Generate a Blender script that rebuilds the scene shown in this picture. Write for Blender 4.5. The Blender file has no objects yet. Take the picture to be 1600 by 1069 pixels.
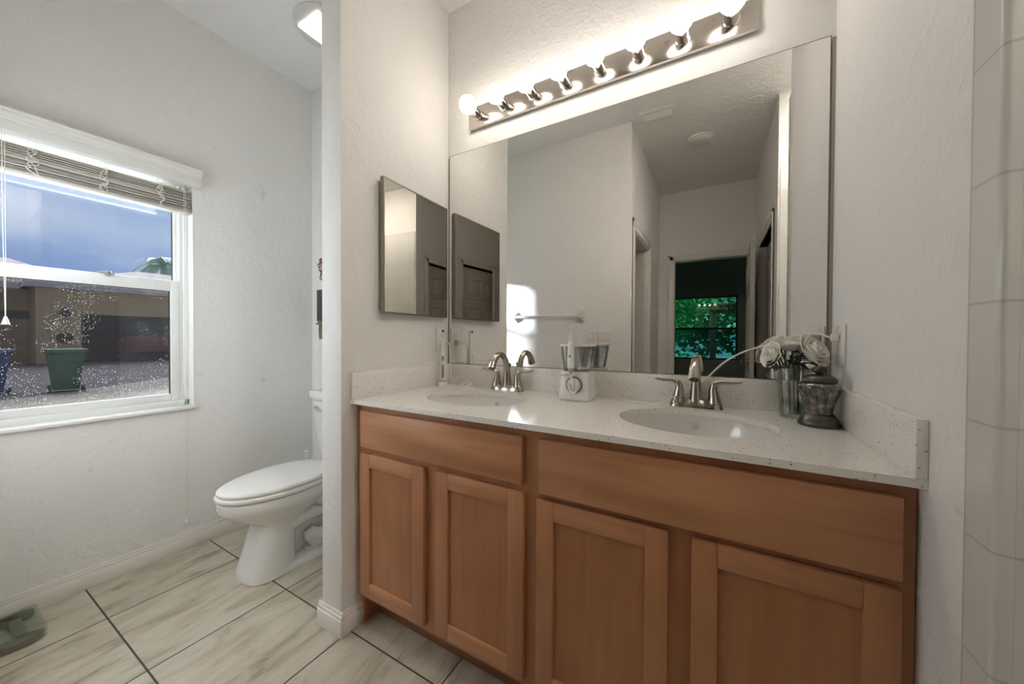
import bpy, bmesh, math, random
from mathutils import Vector, Matrix, Euler
random.seed(7)
SC = bpy.context.scene
COL = SC.collection
PI = math.pi

# ------------------------------------------------------------------ camera
f_px = 552.53
yaw, pit, rol = map(math.radians, (29.6564, -0.6952, 0.2605))
fw = Vector((-math.sin(yaw)*math.cos(pit), math.cos(yaw)*math.cos(pit), math.sin(pit)))
rt = Vector((math.cos(yaw), math.sin(yaw), 0)); up_ = rt.cross(fw)
r2 = rt*math.cos(rol) + up_*math.sin(rol); u2 = up_*math.cos(rol) - rt*math.sin(rol)
cam_d = bpy.data.cameras.new('camera'); cam = bpy.data.objects.new('camera', cam_d); COL.objects.link(cam)
cam_d.sensor_fit = 'HORIZONTAL'; cam_d.sensor_width = 36; cam_d.lens = f_px/1600*36; cam_d.clip_start = 0.02; cam_d.clip_end = 300
M = Matrix.Identity(4)
for i in range(3):
    M[i][0] = r2[i]; M[i][1] = u2[i]; M[i][2] = -fw[i]
M.translation = Vector((1.2425, -1.4894, 1.1595)); cam.matrix_world = M
SC.camera = cam
SC.cycles.diffuse_bounces = 8

# ------------------------------------------------------------------ exposure, sky, sun
vs = SC.view_settings
vs.view_transform = 'Standard'; vs.look = 'None'; vs.gamma = 1; vs.use_curve_mapping = False
EXPOSURE = 2.68
vs.exposure = EXPOSURE
SKY_STRENGTH = 0.122
SKY_GLOW = 17.0          # unseen bright patch of sky, added above the window's view to light the room
BULB = 2.5
TOILET_LAMP = .4
SHOWER_LAMP = 42.0
SUN = 8.0
world = bpy.data.worlds.new('sky'); SC.world = world; world.use_nodes = True
nt = world.node_tree; nt.nodes.clear()
def wn(t, **k):
    n = nt.nodes.new(t)
    for a, b in k.items(): setattr(n, a, b)
    return n
tc = wn('ShaderNodeTexCoord'); sep = wn('ShaderNodeSeparateXYZ'); nt.links.new(tc.outputs['Generated'], sep.inputs[0])
ramp = wn('ShaderNodeValToRGB'); nt.links.new(sep.outputs['Z'], ramp.inputs[0])
ramp.color_ramp.elements[0].position = 0.0; ramp.color_ramp.elements[0].color = (.50, .58, .74, 1)
ramp.color_ramp.elements[1].position = 0.75; ramp.color_ramp.elements[1].color = (.9, 1.1, 1.4, 1)
e = ramp.color_ramp.elements.new(0.12); e.color = (.23, .38, .70, 1)
e = ramp.color_ramp.elements.new(0.30); e.color = (.42, .58, .90, 1)
mp = wn('ShaderNodeMapping'); mp.inputs['Scale'].default_value = (2.2, 2.2, 9); nt.links.new(tc.outputs['Generated'], mp.inputs[0])
cl = wn('ShaderNodeTexNoise'); cl.inputs['Scale'].default_value = 1.6; cl.inputs['Detail'].default_value = 5; nt.links.new(mp.outputs[0], cl.inputs['Vector'])
cr = wn('ShaderNodeValToRGB'); cr.color_ramp.elements[0].position = .42; cr.color_ramp.elements[1].position = .72; nt.links.new(cl.outputs['Fac'], cr.inputs[0])
mxn = wn('ShaderNodeMix', data_type='RGBA'); nt.links.new(cr.outputs[0], mxn.inputs[0]); nt.links.new(ramp.outputs[0], mxn.inputs[6]); mxn.inputs[7].default_value = (.66, .76, .92, 1)
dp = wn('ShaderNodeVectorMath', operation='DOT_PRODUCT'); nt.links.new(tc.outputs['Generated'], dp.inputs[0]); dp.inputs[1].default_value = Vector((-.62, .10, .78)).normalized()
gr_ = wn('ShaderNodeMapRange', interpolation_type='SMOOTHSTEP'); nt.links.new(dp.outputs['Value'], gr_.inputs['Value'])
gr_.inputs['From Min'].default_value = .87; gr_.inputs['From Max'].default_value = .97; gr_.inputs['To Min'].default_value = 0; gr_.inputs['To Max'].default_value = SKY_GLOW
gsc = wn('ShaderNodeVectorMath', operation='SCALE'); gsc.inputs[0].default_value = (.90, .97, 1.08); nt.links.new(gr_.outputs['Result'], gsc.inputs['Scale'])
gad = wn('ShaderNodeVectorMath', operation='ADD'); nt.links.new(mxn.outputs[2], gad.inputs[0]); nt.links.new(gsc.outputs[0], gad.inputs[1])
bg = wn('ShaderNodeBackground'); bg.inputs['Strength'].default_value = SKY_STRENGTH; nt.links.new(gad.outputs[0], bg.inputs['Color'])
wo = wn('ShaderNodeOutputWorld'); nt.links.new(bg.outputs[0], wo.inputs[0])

sun_d = bpy.data.lights.new('sun', 'SUN'); sun = bpy.data.objects.new('sun', sun_d); COL.objects.link(sun)
sun_d.energy = SUN; sun_d.angle = math.radians(5); sun_d.color = (.86, .94, 1.0)
el = math.radians(10.5)
sdir = Vector((.83*math.cos(el), -.557*math.cos(el), -math.sin(el)))
sun.rotation_euler = sdir.to_track_quat('-Z', 'Y').to_euler(); sun.location = (-20, 14, 8)

# ------------------------------------------------------------------ materials
def new_mat(name):
    m = bpy.data.materials.new(name); m.use_nodes = True; t = m.node_tree; t.nodes.clear()
    out = t.nodes.new('ShaderNodeOutputMaterial'); return m, t, out
def pbr(name, col, rough=.5, metal=0, bump=None, spec=.5, noise=None, coat=0, trans=0, sss=0):
    """bump=(scale, strength, distance); noise=(scale, colour2, lo, hi)"""
    m, t, out = new_mat(name); L = t.links.new
    b = t.nodes.new('ShaderNodeBsdfPrincipled'); L(b.outputs[0], out.inputs[0])
    b.inputs['Base Color'].default_value = (*col, 1); b.inputs['Roughness'].default_value = rough; b.inputs['Metallic'].default_value = metal
    b.inputs['Specular IOR Level'].default_value = spec; b.inputs['Coat Weight'].default_value = coat; b.inputs['Transmission Weight'].default_value = trans
    tcn = t.nodes.new('ShaderNodeTexCoord')
    if noise:
        n = t.nodes.new('ShaderNodeTexNoise'); n.inputs['Scale'].default_value = noise[0]; n.inputs['Detail'].default_value = 4; L(tcn.outputs['Object'], n.inputs['Vector'])
        r = t.nodes.new('ShaderNodeValToRGB'); L(n.outputs['Fac'], r.inputs[0])
        r.color_ramp.elements[0].position = noise[2]; r.color_ramp.elements[1].position = noise[3]
        r.color_ramp.elements[0].color = (*col, 1); r.color_ramp.elements[1].color = (*noise[1], 1); L(r.outputs[0], b.inputs['Base Color'])
    if bump:
        n = t.nodes.new('ShaderNodeTexNoise'); n.inputs['Scale'].default_value = bump[0]; n.inputs['Detail'].default_value = 3; L(tcn.outputs['Object'], n.inputs['Vector'])
        bp = t.nodes.new('ShaderNodeBump'); bp.inputs['Strength'].default_value = bump[1]; bp.inputs['Distance'].default_value = bump[2]
        L(n.outputs['Fac'], bp.inputs['Height']); L(bp.outputs[0], b.inputs['Normal'])
    return m
def emis(name, col, strength):
    m, t, out = new_mat(name); e = t.nodes.new('ShaderNodeEmission'); e.inputs[0].default_value = (*col, 1); e.inputs[1].default_value = strength
    t.links.new(e.outputs[0], out.inputs[0]); return m
def glass(name, tint, gloss=.06, dust=None, facing=False):
    """thin clear glass; dust=(scale, threshold, amount) adds pale specks"""
    m, t, out = new_mat(name); L = t.links.new
    tr = t.nodes.new('ShaderNodeBsdfTransparent'); tr.inputs[0].default_value = (*tint, 1)
    gl = t.nodes.new('ShaderNodeBsdfGlossy'); gl.inputs['Roughness'].default_value = .01; gl.inputs[0].default_value = (.95, .97, .96, 1)
    mx = t.nodes.new('ShaderNodeMixShader'); mx.inputs[0].default_value = gloss
    if facing:
        lw = t.nodes.new('ShaderNodeLayerWeight'); lw.inputs[0].default_value = .35; ml = t.nodes.new('ShaderNodeMath'); ml.operation = 'MULTIPLY_ADD'
        ml.inputs[1].default_value = .6; ml.inputs[2].default_value = gloss; L(lw.outputs['Fresnel'], ml.inputs[0]); L(ml.outputs[0], mx.inputs[0])
    L(tr.outputs[0], mx.inputs[1]); L(gl.outputs[0], mx.inputs[2]); last = mx
    if dust:
        tcn = t.nodes.new('ShaderNodeTexCoord')
        v = t.nodes.new('ShaderNodeTexVoronoi'); v.inputs['Scale'].default_value = dust[0]; L(tcn.outputs['Object'], v.inputs['Vector'])
        lt = t.nodes.new('ShaderNodeMath'); lt.operation = 'LESS_THAN'; lt.inputs[1].default_value = dust[1]; L(v.outputs['Distance'], lt.inputs[0])
        n = t.nodes.new('ShaderNodeTexNoise'); n.inputs['Scale'].default_value = 5; n.inputs['Detail'].default_value = 8; L(tcn.outputs['Object'], n.inputs['Vector'])
        g = t.nodes.new('ShaderNodeMath'); g.operation = 'GREATER_THAN'; g.inputs[1].default_value = .47; L(n.outputs['Fac'], g.inputs[0])
        mm = t.nodes.new('ShaderNodeMath'); mm.operation = 'MULTIPLY'; L(lt.outputs[0], mm.inputs[0]); L(g.outputs[0], mm.inputs[1])
        film = t.nodes.new('ShaderNodeMath'); film.operation = 'MULTIPLY_ADD'; film.inputs[1].default_value = dust[2]; film.inputs[2].default_value = dust[3]; L(mm.outputs[0], film.inputs[0])
        df = t.nodes.new('ShaderNodeBsdfTranslucent'); df.inputs[0].default_value = (.9, .92, .95, 1)
        m2 = t.nodes.new('ShaderNodeMixShader'); L(film.outputs[0], m2.inputs[0]); L(last.outputs[0], m2.inputs[1]); L(df.outputs[0], m2.inputs[2]); last = m2
    L(last.outputs[0], out.inputs[0]); return m
def mirror_mat(name, c):
    m, t, out = new_mat(name); g = t.nodes.new('ShaderNodeBsdfGlossy'); g.inputs[0].default_value = (*c, 1); g.inputs['Roughness'].default_value = 0
    t.links.new(g.outputs[0], out.inputs[0]); return m
def wall_mat(name, col, fine=1.0):
    m, t, out = new_mat(name); L = t.links.new
    b = t.nodes.new('ShaderNodeBsdfPrincipled'); L(b.outputs[0], out.inputs[0]); b.inputs['Roughness'].default_value = .62; b.inputs['Specular IOR Level'].default_value = .3
    g = t.nodes.new('ShaderNodeNewGeometry')
    n1 = t.nodes.new('ShaderNodeTexNoise'); n1.inputs['Scale'].default_value = 75; n1.inputs['Detail'].default_value = 3; L(g.outputs['Position'], n1.inputs['Vector'])
    n2 = t.nodes.new('ShaderNodeTexNoise'); n2.inputs['Scale'].default_value = 24; n2.inputs['Detail'].default_value = 2; n2.inputs['Distortion'].default_value = .6; L(g.outputs['Position'], n2.inputs['Vector'])
    r = t.nodes.new('ShaderNodeValToRGB'); r.color_ramp.elements[0].position = .5; r.color_ramp.elements[1].position = .62; L(n2.outputs['Fac'], r.inputs[0])
    a = t.nodes.new('ShaderNodeMath'); a.operation = 'MULTIPLY_ADD'; a.inputs[1].default_value = .55; L(r.outputs[0], a.inputs[0]); L(n1.outputs['Fac'], a.inputs[2])
    bp = t.nodes.new('ShaderNodeBump'); bp.inputs['Strength'].default_value = .55*fine; bp.inputs['Distance'].default_value = .003; L(a.outputs[0], bp.inputs['Height']); L(bp.outputs[0], b.inputs['Normal'])
    # scuffs and grime of their own shape
    n3 = t.nodes.new('ShaderNodeTexNoise'); n3.inputs['Scale'].default_value = 11; n3.inputs['Detail'].default_value = 8; L(g.outputs['Position'], n3.inputs['Vector'])
    r3 = t.nodes.new('ShaderNodeValToRGB'); r3.color_ramp.elements[0].position = .70; r3.color_ramp.elements[1].position = .78
    r3.color_ramp.elements[0].color = (*col, 1); r3.color_ramp.elements[1].color = (col[0]*.72, col[1]*.70, col[2]*.66, 1); L(n3.outputs['Fac'], r3.inputs[0]); L(r3.outputs[0], b.inputs['Base Color'])
    return m
def wood(name, axis, c1, c2):
    m, t, out = new_mat(name); L = t.links.new
    b = t.nodes.new('ShaderNodeBsdfPrincipled'); L(b.outputs[0], out.inputs[0]); b.inputs['Roughness'].default_value = .36; b.inputs['Specular IOR Level'].default_value = .45
    g = t.nodes.new('ShaderNodeNewGeometry'); mp = t.nodes.new('ShaderNodeMapping'); L(g.outputs['Position'], mp.inputs[0])
    s = [26, 26, 26]; s[axis] = 1.6; mp.inputs['Scale'].default_value = s
    n = t.nodes.new('ShaderNodeTexNoise'); n.inputs['Scale'].default_value = 1.2; n.inputs['Detail'].default_value = 5; n.inputs['Distortion'].default_value = .5; L(mp.outputs[0], n.inputs['Vector'])
    mp2 = t.nodes.new('ShaderNodeMapping'); s = [3, 3, 9]; s[axis] = 2; mp2.inputs['Scale'].default_value = s; L(g.outputs['Position'], mp2.inputs[0])
    n2 = t.nodes.new('ShaderNodeTexNoise'); n2.inputs['Scale'].default_value = 1.5; n2.inputs['Detail'].default_value = 2; L(mp2.outputs[0], n2.inputs['Vector'])
    a = t.nodes.new('ShaderNodeMath'); a.operation = 'ADD'; L(n.outputs['Fac'], a.inputs[0]); L(n2.outputs['Fac'], a.inputs[1])
    h = t.nodes.new('ShaderNodeMath'); h.operation = 'MULTIPLY'; h.inputs[1].default_value = .5; L(a.outputs[0], h.inputs[0])
    r = t.nodes.new('ShaderNodeValToRGB'); r.color_ramp.elements[0].position = .36; r.color_ramp.elements[1].position = .64
    r.color_ramp.elements[0].color = (*c1, 1); r.color_ramp.elements[1].color = (*c2, 1); L(h.outputs[0], r.inputs[0]); L(r.outputs[0], b.inputs['Base Color'])
    return m
def quartz(name):
    m, t, out = new_mat(name); L = t.links.new
    b = t.nodes.new('ShaderNodeBsdfPrincipled'); L(b.outputs[0], out.inputs[0]); b.inputs['Roughness'].default_value = .12; b.inputs['Specular IOR Level'].default_value = .5
    g = t.nodes.new('ShaderNodeNewGeometry'); base = (.80, .775, .73)
    prev = None
    for sc, th, col in ((95, .22, (.47, .43, .38)), (210, .24, (.58, .54, .49)), (62, .12, (.26, .22, .18))):
        v = t.nodes.new('ShaderNodeTexVoronoi'); v.inputs['Scale'].default_value = sc; L(g.outputs['Position'], v.inputs['Vector'])
        lt = t.nodes.new('ShaderNodeMath'); lt.operation = 'LESS_THAN'; lt.inputs[1].default_value = th; L(v.outputs['Distance'], lt.inputs[0])
        w = t.nodes.new('ShaderNodeTexWhiteNoise'); L(v.outputs['Color'], w.inputs['Vector'])
        gt = t.nodes.new('ShaderNodeMath'); gt.operation = 'GREATER_THAN'; gt.inputs[1].default_value = .66; L(w.outputs['Value'], gt.inputs[0])
        mu = t.nodes.new('ShaderNodeMath'); mu.operation = 'MULTIPLY'; L(lt.outputs[0], mu.inputs[0]); L(gt.outputs[0], mu.inputs[1])
        mx = t.nodes.new('ShaderNodeMix'); mx.data_type = 'RGBA'; L(mu.outputs[0], mx.inputs[0])
        if prev: L(prev.outputs[2], mx.inputs[6])
        else: mx.inputs[6].default_value = (*base, 1)
        mx.inputs[7].default_value = (*col, 1); prev = mx
    L(prev.outputs[2], b.inputs['Base Color']); return m
def math_node(t, op, a, b=None, c=None):
    n = t.nodes.new('ShaderNodeMath'); n.operation = op
    for i, v in enumerate((a, b, c)):
        if v is None: continue
        if isinstance(v, (int, float)): n.inputs[i].default_value = v
        else: t.links.new(v, n.inputs[i])
    return n.outputs[0]
def floor_tile():
    m, t, out = new_mat('travertine_tile'); L = t.links.new; P = .457
    b = t.nodes.new('ShaderNodeBsdfPrincipled'); L(b.outputs[0], out.inputs[0]); b.inputs['Roughness'].default_value = .3
    g = t.nodes.new('ShaderNodeNewGeometry'); s = t.nodes.new('ShaderNodeSeparateXYZ'); L(g.outputs['Position'], s.inputs[0])
    def cell(o, off):
        u = math_node(t, 'DIVIDE', math_node(t, 'SUBTRACT', o, off), P); fl = math_node(t, 'FLOOR', u); fr = math_node(t, 'FRACT', u)
        d = math_node(t, 'MINIMUM', fr, math_node(t, 'SUBTRACT', 1, fr)); return fl, d
    cx, dx = cell(s.outputs['X'], .008); cy, dy = cell(s.outputs['Y'], -.602)
    grout = math_node(t, 'LESS_THAN', math_node(t, 'MINIMUM', dx, dy), .0062)
    cid = t.nodes.new('ShaderNodeCombineXYZ'); L(cx, cid.inputs[0]); L(cy, cid.inputs[1])
    wn_ = t.nodes.new('ShaderNodeTexWhiteNoise'); L(cid.outputs[0], wn_.inputs['Vector'])
    off = t.nodes.new('ShaderNodeVectorMath'); off.operation = 'MULTIPLY_ADD'; L(wn_.outputs['Color'], off.inputs[0]); off.inputs[1].default_value = (7, 7, 7); L(g.outputs['Position'], off.inputs[2])
    mp = t.nodes.new('ShaderNodeMapping'); mp.inputs['Rotation'].default_value = (0, 0, math.radians(14)); mp.inputs['Scale'].default_value = (10, 3.0, 1); L(off.outputs[0], mp.inputs[0])
    n = t.nodes.new('ShaderNodeTexNoise'); n.inputs['Scale'].default_value = 1.3; n.inputs['Detail'].default_value = 9; n.inputs['Roughness'].default_value = .62; n.inputs['Distortion'].default_value = .9; L(mp.outputs[0], n.inputs['Vector'])
    r = t.nodes.new('ShaderNodeValToRGB'); L(n.outputs['Fac'], r.inputs[0]); els = r.color_ramp.elements
    els[0].position = .30; els[0].color = (.27, .225, .165, 1); els[1].position = .66; els[1].color = (.59, .53, .42, 1)
    e_ = els.new(.42); e_.color = (.44, .385, .29, 1); e_ = els.new(.52); e_.color = (.53, .475, .37, 1)
    # chipped pits
    n2 = t.nodes.new('ShaderNodeTexNoise'); n2.inputs['Scale'].default_value = 22; n2.inputs['Detail'].default_value = 6; L(mp.outputs[0], n2.inputs['Vector'])
    pit = math_node(t, 'GREATER_THAN', n2.outputs['Fac'], .72)
    mx0 = t.nodes.new('ShaderNodeMix'); mx0.data_type = 'RGBA'; L(pit, mx0.inputs[0]); L(r.outputs[0], mx0.inputs[6]); mx0.inputs[7].default_value = (.22, .19, .15, 1)
    mx = t.nodes.new('ShaderNodeMix'); mx.data_type = 'RGBA'; L(grout, mx.inputs[0]); L(mx0.outputs[2], mx.inputs[6]); mx.inputs[7].default_value = (.075, .055, .036, 1); L(mx.outputs[2], b.inputs['Base Color'])
    bp = t.nodes.new('ShaderNodeBump'); bp.inputs['Strength'].default_value = .5; bp.inputs['Distance'].default_value = .002
    L(math_node(t, 'SUBTRACT', 1, grout), bp.inputs['Height']); L(bp.outputs[0], b.inputs['Normal'])
    L(math_node(t, 'MULTIPLY_ADD', grout, .5, .3), b.inputs['Roughness'])
    return m
def wall_tile(name, axis, off):
    m, t, out = new_mat(name); L = t.links.new; P = .165
    b = t.nodes.new('ShaderNodeBsdfPrincipled'); L(b.outputs[0], out.inputs[0]); b.inputs['Roughness'].default_value = .16
    g = t.nodes.new('ShaderNodeNewGeometry'); s = t.nodes.new('ShaderNodeSeparateXYZ'); L(g.outputs['Position'], s.inputs[0])
    def cell(o, of):
        fr = math_node(t, 'FRACT', math_node(t, 'DIVIDE', math_node(t, 'SUBTRACT', o, of), P)); return math_node(t, 'MINIMUM', fr, math_node(t, 'SUBTRACT', 1, fr))
    d = math_node(t, 'MINIMUM', cell(s.outputs['XYZ'[axis]], off), cell(s.outputs['Z'], .055))
    gr = math_node(t, 'LESS_THAN', d, .011)
    mx = t.nodes.new('ShaderNodeMix'); mx.data_type = 'RGBA'; L(gr, mx.inputs[0]); mx.inputs[6].default_value = (.66, .65, .62, 1); mx.inputs[7].default_value = (.52, .50, .47, 1); L(mx.outputs[2], b.inputs['Base Color'])
    bp = t.nodes.new('ShaderNodeBump'); bp.inputs['Strength'].default_value = .5; bp.inputs['Distance'].default_value = .002; L(math_node(t, 'SUBTRACT', 1, gr), bp.inputs['Height']); L(bp.outputs[0], b.inputs['Normal'])
    return m

WALL = wall_mat('wall_paint', (.78, .768, .745)); CEIL = wall_mat('ceiling_paint', (.78, .768, .75), 1.2)
TRIM = pbr('trim_paint', (.78, .75, .69), .4); DOORP = pbr('door_paint', (.62, .60, .56), .4)
WOODV = wood('maple_upright', 2, (.36, .150, .066), (.47, .222, .108)); WOODH = wood('maple_level', 0, (.39, .170, .078), (.55, .270, .135))
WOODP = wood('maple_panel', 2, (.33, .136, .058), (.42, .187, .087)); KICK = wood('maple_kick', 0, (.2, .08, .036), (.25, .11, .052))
QUARTZ = quartz('speckled_quartz'); PORC = pbr('porcelain', (.74, .735, .71), .08); SINKM = pbr('sink_porcelain', (.72, .70, .665), .08)
NICKEL = pbr('brushed_nickel', (.43, .38, .32), .19, 1); CHROME = pbr('chrome', (.80, .77, .73), .08, 1); DARKM = pbr('dark_metal', (.09, .08, .07), .4, .8)
CHROMEW = pbr('worn_chrome', (.62, .565, .51), .16, 1, noise=(26, (.36, .32, .29), .64, .72))
MIRROR = mirror_mat('mirror_silver', (.80, .795, .775)); MEDGE = pbr('mirror_edge', (.10, .10, .09), .3); STRIP = pbr('mirror_side_strip', (.36, .32, .27), .45, .3)
MFRAME = pbr('cabinet_frame_metal', (.30, .27, .235), .35, .9)
BULBM = emis('bulb_glow', (1, .91, .81), BULB); LENS = emis('lens_glow', (1, .95, .87), TOILET_LAMP)
WPLAST = pbr('white_plastic', (.76, .74, .70), .3); GPLAST = pbr('grey_plastic', (.30, .29, .27), .4); BPLAST = pbr('dark_plastic', (.04, .04, .04), .4)
VINYL = pbr('white_vinyl', (.76, .77, .745), .35); SLAT = pbr('blind_slat', (.56, .525, .455), .45); CORDM = pbr('white_cord', (.74, .71, .65), .55)
GLASSU = glass('window_glass_upper', (.95, .97, 1.0), .04, (90, .06, .15, .002)); GLASSL = glass('window_glass_dirty', (.56, .545, .54), .04, (130, .13, .26, .001))
CLEAR = glass('vase_glass', (.95, .965, .955), .05, None, True); WATER = glass('water', (.70, .78, .74), .04, None, True); SMOKE = glass('reservoir_plastic', (.86, .87, .87), .06, None, True)
SCALEG = glass('scale_glass', (.88, .92, .89), .06)
PETAL = pbr('rose_petal', (.86, .84, .77), .55); LEAFM = pbr('rose_leaf', (.045, .055, .035), .45); STEMM = pbr('rose_stem', (.07, .085, .05), .5)
MERC = pbr('mercury_glass', (.13, .128, .11), .14, .85, noise=(70, (.36, .35, .31), .46, .70)); PEWTER = pbr('antique_pewter', (.10, .097, .085), .32, .85, bump=(160, .5, .002))
SCALEP = pbr('scale_grey', (.20, .175, .145), .35)
TILEX = wall_tile('tile_facing_depth', 1, -.718); TILEY = wall_tile('tile_facing_room', 0, 1.565)
FLOORM = floor_tile()
DARKWALL = pbr('bedroom_paint', (.66, .69, .66), .7); DARKFLOOR = pbr('bedroom_carpet', (.05, .045, .04), .9, bump=(300, .5, .01)); BLACK = pbr('dark_closet', (.012, .011, .010), .8)
STUCCO = pbr('tan_stucco', (.60, .47, .31), .9, bump=(30, .4, .02)); STUCCO2 = pbr('shaded_brown_stucco', (.34, .25, .16), .9, bump=(30, .4, .02)); ROOFM = pbr('brown_roof_tile', (.36, .27, .23), .85, bump=(14, .8, .08), noise=(3, (.46, .35, .30), .4, .6))  # second stucco is browner and darkened for the shade under the wing's eave
FASCIA = pbr('pale_fascia', (.55, .57, .62), .7); GARDARK = pbr('navy_garage', (.028, .03, .05), .6); CARRED = pbr('red_paint', (.16, .025, .025), .3); CARGL = pbr('car_glass', (.02, .02, .025), .1)
ASPH = pbr('asphalt', (.13, .12, .125), .9, noise=(2, (.17, .155, .155), .35, .65)); CONC = pbr('pale_concrete', (.38, .355, .30), .9, noise=(3, (.44, .41, .35), .4, .6))
GREENB = pbr('green_bin_plastic', (.02, .085, .06), .5); BLUEB = pbr('blue_bin_plastic', (.02, .045, .19), .5); BARK = pbr('bark', (.10, .06, .04), .9)
FOL1 = pbr('leaf_bright', (.10, .42, .17), .4); FOL2 = pbr('leaf_deep', (.035, .20, .11), .45); FOL3 = pbr('palm_leaf', (.04, .12, .05), .5); LAWN = pbr('lawn', (.03, .10, .04), .9); TIMBER = pbr('pergola_timber', (.10, .05, .03), .7); FENCEM = pbr('fence_blue_grey', (.03, .06, .09), .7)
REDFAB = pbr('dark_red_flower', (.16, .045, .03), .8, noise=(60, (.5, .42, .34), .45, .6)); SLATEP = pbr('slate_board', (.055, .055, .055), .7); OLIVE = pbr('olive_trim', (.20, .19, .06), .6); RAFFIA = pbr('raffia', (.27, .225, .15), .9)

# ------------------------------------------------------------------ mesh helpers
def worig(o):
    v = Vector((0, 0, 0))
    while o: v = v + Vector(o.location); o = o.parent
    return v
class MB:
    def __init__(s): s.bm = bmesh.new(); s.mi = 0
    def _tag(s, faces):
        for f in faces: f.material_index = s.mi
    def box(s, x0, x1, y0, y1, z0, z1, bev=0, seg=2, taper=None):
        vs_ = [s.bm.verts.new((x, y, z)) for z in (z0, z1) for y in (y0, y1) for x in (x0, x1)]
        if taper:
            cx, cy = (x0+x1)/2, (y0+y1)/2
            for v in vs_[4:]: v.co.x = cx+(v.co.x-cx)*taper; v.co.y = cy+(v.co.y-cy)*taper
        fs = [s.bm.faces.new([vs_[i] for i in q]) for q in ((0, 2, 3, 1), (4, 5, 7, 6), (0, 1, 5, 4), (2, 6, 7, 3), (0, 4, 6, 2), (1, 3, 7, 5))]
        s._tag(fs)
        if bev:
            ed = list({e for f in fs for e in f.edges})
            r = bmesh.ops.bevel(s.bm, geom=ed, offset=bev, segments=seg, affect='EDGES', profile=.5); s._tag(r['faces'])
        return s
    def loft(s, rings, cap0=True, cap1=True, closed=True):
        R = [[s.bm.verts.new(p) for p in r] for r in rings]; n = len(R[0]); fs = []
        for a, b in zip(R, R[1:]):
            for i in range(n if closed else n-1):
                j = (i+1) % n; fs.append(s.bm.faces.new((a[i], a[j], b[j], b[i])))
        if cap0: fs.append(s.bm.faces.new(R[0][::-1]))
        if cap1: fs.append(s.bm.faces.new(R[-1]))
        s._tag(fs); return s
    def lathe(s, prof, c=(0, 0, 0), n=32, axis='z', sx=1, sy=1, cap=True, flute=None):
        rings = []
        for r, z in prof:
            ring = []
            for i in range(n):
                a = 2*PI*i/n; rr = r
                if flute: rr = r*(1-flute[1]*(.5-.5*abs(math.sin(a*flute[0]/2))*2+.0)) if r > 1e-4 else r
                p = (rr*math.cos(a)*sx, rr*math.sin(a)*sy, z)
                if axis == 'y': p = (p[0], -z, p[1])
                if axis == 'x': p = (z, p[0], p[1])
                ring.append((p[0]+c[0], p[1]+c[1], p[2]+c[2]))
            rings.append(ring)
        return s.loft(rings, cap, cap)
    def cyl(s, c, r, h, n=24, axis='z'): return s.lathe([(r, 0), (r, h)], c, n, axis)
    def sphere(s, c, r, n=20, m=12, sz=1):
        prof = [(max(r*math.sin(PI*i/m), r*.01), -r*sz*math.cos(PI*i/m)) for i in range(m+1)]; return s.lathe(prof, c, n)
    def tube(s, path, rad, n=8, smooth=6, flat=None):
        P = [Vector(p) for p in path]; R = list(rad) if isinstance(rad, (list, tuple)) else [rad]*len(P)
        if smooth and len(P) > 2:
            Q, RR = [], []
            for i in range(len(P)-1):
                p0, p1, p2, p3 = P[max(i-1, 0)], P[i], P[i+1], P[min(i+2, len(P)-1)]
                for k in range(smooth):
                    t = k/smooth
                    Q.append(.5*((2*p1)+(p2-p0)*t+(2*p0-5*p1+4*p2-p3)*t*t+(3*p1-p0-3*p2+p3)*t**3)); RR.append(R[i]+(R[i+1]-R[i])*t)
            Q.append(P[-1]); RR.append(R[-1]); P, R = Q, RR
        T = [(P[min(i+1, len(P)-1)]-P[max(i-1, 0)]).normalized() for i in range(len(P))]
        u = T[0].orthogonal().normalized() if not flat else (Vector(flat)-T[0]*Vector(flat).dot(T[0])).normalized(); rings = []
        for p, t, r in zip(P, T, R):
            u = (u-t*u.dot(t)).normalized(); w = t.cross(u)
            rings.append([tuple(p+(u*math.cos(2*PI*i/n)+w*math.sin(2*PI*i/n))*r) for i in range(n)])
        return s.loft(rings)
    def prism(s, poly, axis, a, b):
        def P(u, v, w): return {'x': (w, u, v), 'y': (u, w, v), 'z': (u, v, w)}[axis]
        return s.loft([[P(u, v, a) for u, v in poly], [P(u, v, b) for u, v in poly]])
    def quad(s, a, b, c, d): s._tag([s.bm.faces.new([s.bm.verts.new(p) for p in (a, b, c, d)])]); return s
    def build(s, name, mats, parent=None, local=False, smooth=True, angle=40, origin=None):
        mats = mats if isinstance(mats, (list, tuple)) else [mats]
        bmesh.ops.recalc_face_normals(s.bm, faces=s.bm.faces[:])
        if not local:
            if parent: o3 = worig(parent)
            else:
                xs = [v.co for v in s.bm.verts]; lo = [min(v[i] for v in xs) for i in range(3)]; hi = [max(v[i] for v in xs) for i in range(3)]
                o3 = Vector(((lo[0]+hi[0])/2, (lo[1]+hi[1])/2, lo[2])) if origin is None else Vector(origin)
            bmesh.ops.translate(s.bm, verts=s.bm.verts[:], vec=-o3)
        me = bpy.data.meshes.new(name); s.bm.to_mesh(me); s.bm.free()
        for m in mats: me.materials.append(m)
        if smooth:
            for p in me.polygons: p.use_smooth = True
            try: me.set_sharp_from_angle(angle=math.radians(angle))
            except Exception: pass
        o = bpy.data.objects.new(name, me); COL.objects.link(o)
        if parent: o.parent = parent
        elif not local: o.location = o3
        return o
def tag(o, label, cat, group=None):
    o['label'] = label; o['category'] = cat
    if group: o['group'] = group
    return o
def thing(name, label, cat, loc, rotz=0, group=None):
    o = bpy.data.objects.new(name, None); COL.objects.link(o); o.location = loc; o.rotation_euler = (0, 0, rotz); o.empty_display_size = .05
    return tag(o, label, cat, group)
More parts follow.
